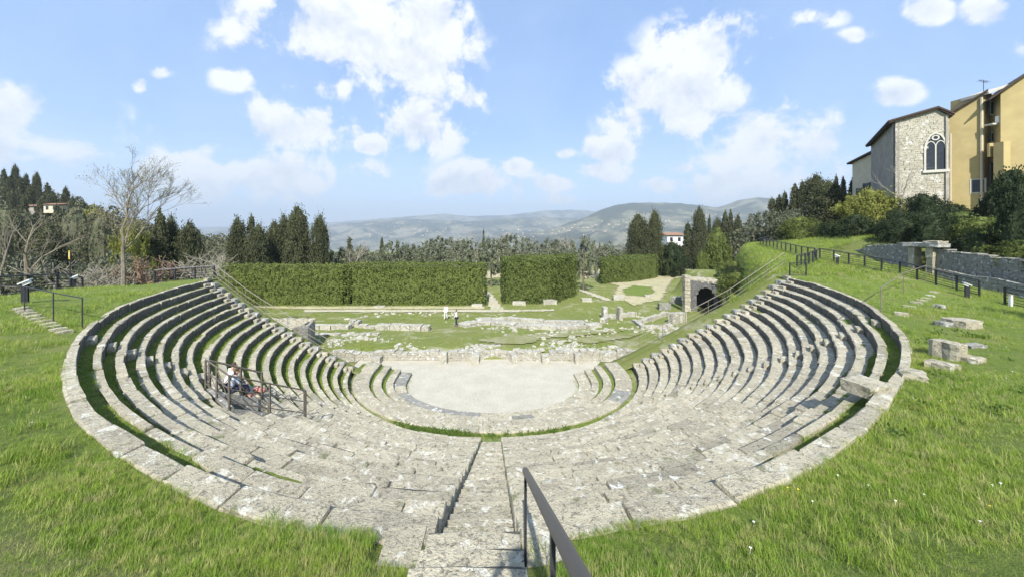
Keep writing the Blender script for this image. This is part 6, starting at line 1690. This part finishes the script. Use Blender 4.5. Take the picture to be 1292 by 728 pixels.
scatter('lawn_grass', pts, scl, TU, 'lush green grass blades covering the lawns around the theatre')
pts, scl = [], []
for _ in range(260):
    cx_, cy_ = rng.uniform(-16, 16), rng.uniform(1.6, 12)
    if not ok_lawn(cx_, cy_) or abs(cx_) > 1.5 * cy_ + 1: continue
    for _ in range(rng.randint(5, 22)):
        X, Y = cx_ + rng.gauss(0, .25), cy_ + rng.gauss(0, .2)
        if ok_lawn(X, Y) and not (-.6 < X < .65 and Y < 4.3): pts.append((X, Y, ground_z(X, Y) - .02)); scl.append(rng.uniform(.35, .8))
scatter('tall_grass', pts, scl, TUL, 'taller paler tussocks of grass among the lawn')
# grass on the strips between the seats and in the joints
pts, scl = [], []
for k in range(1, NROW):
    for _ in range(2600):
        ph = rng.uniform(PH_L + .5, PH_R - .5); D = rho(k - 1, ph) - rho(k, ph); sr = stone_ratio(k, ph)
        if in_pit(k, ph): sr = 0
        if sr > .97: continue
        f_ = rng.uniform(sr - .08, 1); X, Y, _z = PT(k, ph, 0, D * f_)
        pts.append((X, Y, zk(k) - .06 if not in_pit(k, ph) else zk(10) - .5)); scl.append(rng.uniform(.35, .75))
for _ in range(2600):
    ph = rng.uniform(-185, 5); r = orr(4, ph, rng.uniform(0.0, .28)) if rng.random() < .6 else orr(2, ph, rng.uniform(-.16, .02)) + (orr(3, ph) - orr(2, ph)) * .86
    if fbm(ph * .12, 3, 1.0) < -.1 and rng.random() < .7: continue
    x, y, _z = PR(r, ph); pts.append((x, y, .80 if r >= orr(4, ph) else .60)); scl.append(rng.uniform(.3, .8))
for _ in range(2400):
    k = rng.randint(1, 18); ph = rng.uniform(-170, -5)
    if fbm(ph * .11, k * 1.7, 1.0) < .12: continue
    X, Y, _z = PT(k - 1, ph, 0, -.015); pts.append((X, Y, zk(k) - .03)); scl.append(rng.uniform(.2, .5))
for _ in range(1500):
    ph = rng.uniform(-185, 5); r = orr(0, ph, -abs(rng.gauss(0, .12)) - .01); x, y, _z = PR(r, ph)
    pts.append((x, y, .02)); scl.append(rng.uniform(.15, .45))
scatter('seat_strip_grass', pts, scl, TU, 'short grass growing on the strips between the stone seats and in the joints')
pts, scl = [], []
for _ in range(15000):
    Y = 28.6 + 34 * rng.random() ** 1.6; X = rng.uniform(-32, 34)
    if fbm(X, Y, .3) < -.05 or abs(X) > 1.4 * Y: continue
    pts.append((X, Y, ground_z(X, Y))); scl.append(rng.uniform(.7, 1.5))
for _ in range(9000):
    Y = rng.uniform(25.2, 58); X = x_edge(Y) + rng.uniform(-4, 16)
    if X < 34.5 or Y > 34: pts.append((X, Y, ground_z(X, Y))); scl.append(rng.uniform(1.4, 2.6))
scatter('meadow_grass', pts, scl, TU, 'sparse grass tufts over the meadow behind the stage')
# green weeds at the foot of the lowest row
def leafy(name, n, seed):
    rg = random.Random(seed); m = MB(); leaf_cloud(m, [(rg.gauss(0, .09), rg.gauss(0, .09), abs(rg.gauss(0, .07)), 1) for _ in range(n)], .07, rg); return bpy.data.objects.new(name, m.mesh(name, WEED))
WD = [leafy('weed_tuft', 40, i) for i in range(3)]
pts, scl = [], []
for _ in range(210):
    ph = -108 + rng.gauss(0, 5.5) if rng.random() < .7 else rng.uniform(-130, -60); x, y, _z = PR(orr(4, ph, rng.uniform(.05, .3)), ph); pts.append((x, y, .82)); scl.append(rng.uniform(.5, 1.2))
for _ in range(160):
    q = PT(rng.uniform(7.3, 9.8), rng.uniform(-129.5, -121.5)); pts.append((q[0], q[1], zk(10) - .45)); scl.append(rng.uniform(.8, 2))
for _ in range(400):
    X, Y = rng.uniform(3, 16), rng.uniform(3, 12)
    if ok_lawn(X, Y) and fbm(X, Y, .5) > .15 and Y > 5: pts.append((X, Y, ground_z(X, Y))); scl.append(rng.uniform(.4, 1.0))
scatter('weeds', pts, scl, WD, 'broad leaved green weeds in the passage and on the lawn', 'weeds')
# daisies
def daisy(name, mat, r):
    m = MB(); m.tube((0, 0, .0), (0, 0, .05), .0012, n=3); m.v += [(math.cos(a) * r, math.sin(a) * r,   .05 + .003 * (i % 2)) for i, a in enumerate(np.linspace(0, 2 * PI, 9)[:-1])] + [(0, 0, .054)]; c = len(m.v) - 1
    m.f += [(c - 8 + i, c - 8 + (i + 1) % 8, c) for i in range(8)]; return bpy.data.objects.new(name, m.mesh(name, mat))
pts, scl = [], []
for _ in range(1500):
    X, Y = rng.uniform(-16, 24), rng.uniform(3, 20)
    if ok_lawn(X, Y) and abs(X) < 1.55 * Y and (X > 3 or rng.random() < .25) and fbm(X * 1.0, Y, .4) > .02: pts.append((X, Y, ground_z(X, Y) + .02)); scl.append(rng.uniform(.8, 1.3))
scatter('daisies', pts, scl, [daisy('daisy', FLOWER, .009), daisy('daisy', FLOWER, .010), daisy('daisy', FLOWERY, .009)], 'tiny white and yellow flowers dotting the right lawn', 'flowers')

# ------------------------------------------------------------------ haze
mh = bpy.data.materials.new('haze'); mh.use_nodes = True; N = NT(mh.node_tree); N.n.clear()
vp = N.node('ShaderNodeVolumePrincipled'); vp.inputs['Color'].default_value = (0.76, 0.88, 1.0, 1); vp.inputs['Density'].default_value = 1.55e-4; vp.inputs['Anisotropy'].default_value = 0.1
om = N.node('ShaderNodeOutputMaterial'); N.l.new(vp.outputs[0], om.inputs['Volume'])
m = MB(); m.box((500, 6000, 150), (40000, 13400, 1300)); hz_ = obj('haze', m, mh); tag(hz_, 'pale blue air haze over the valley', 'haze', kind='stuff')
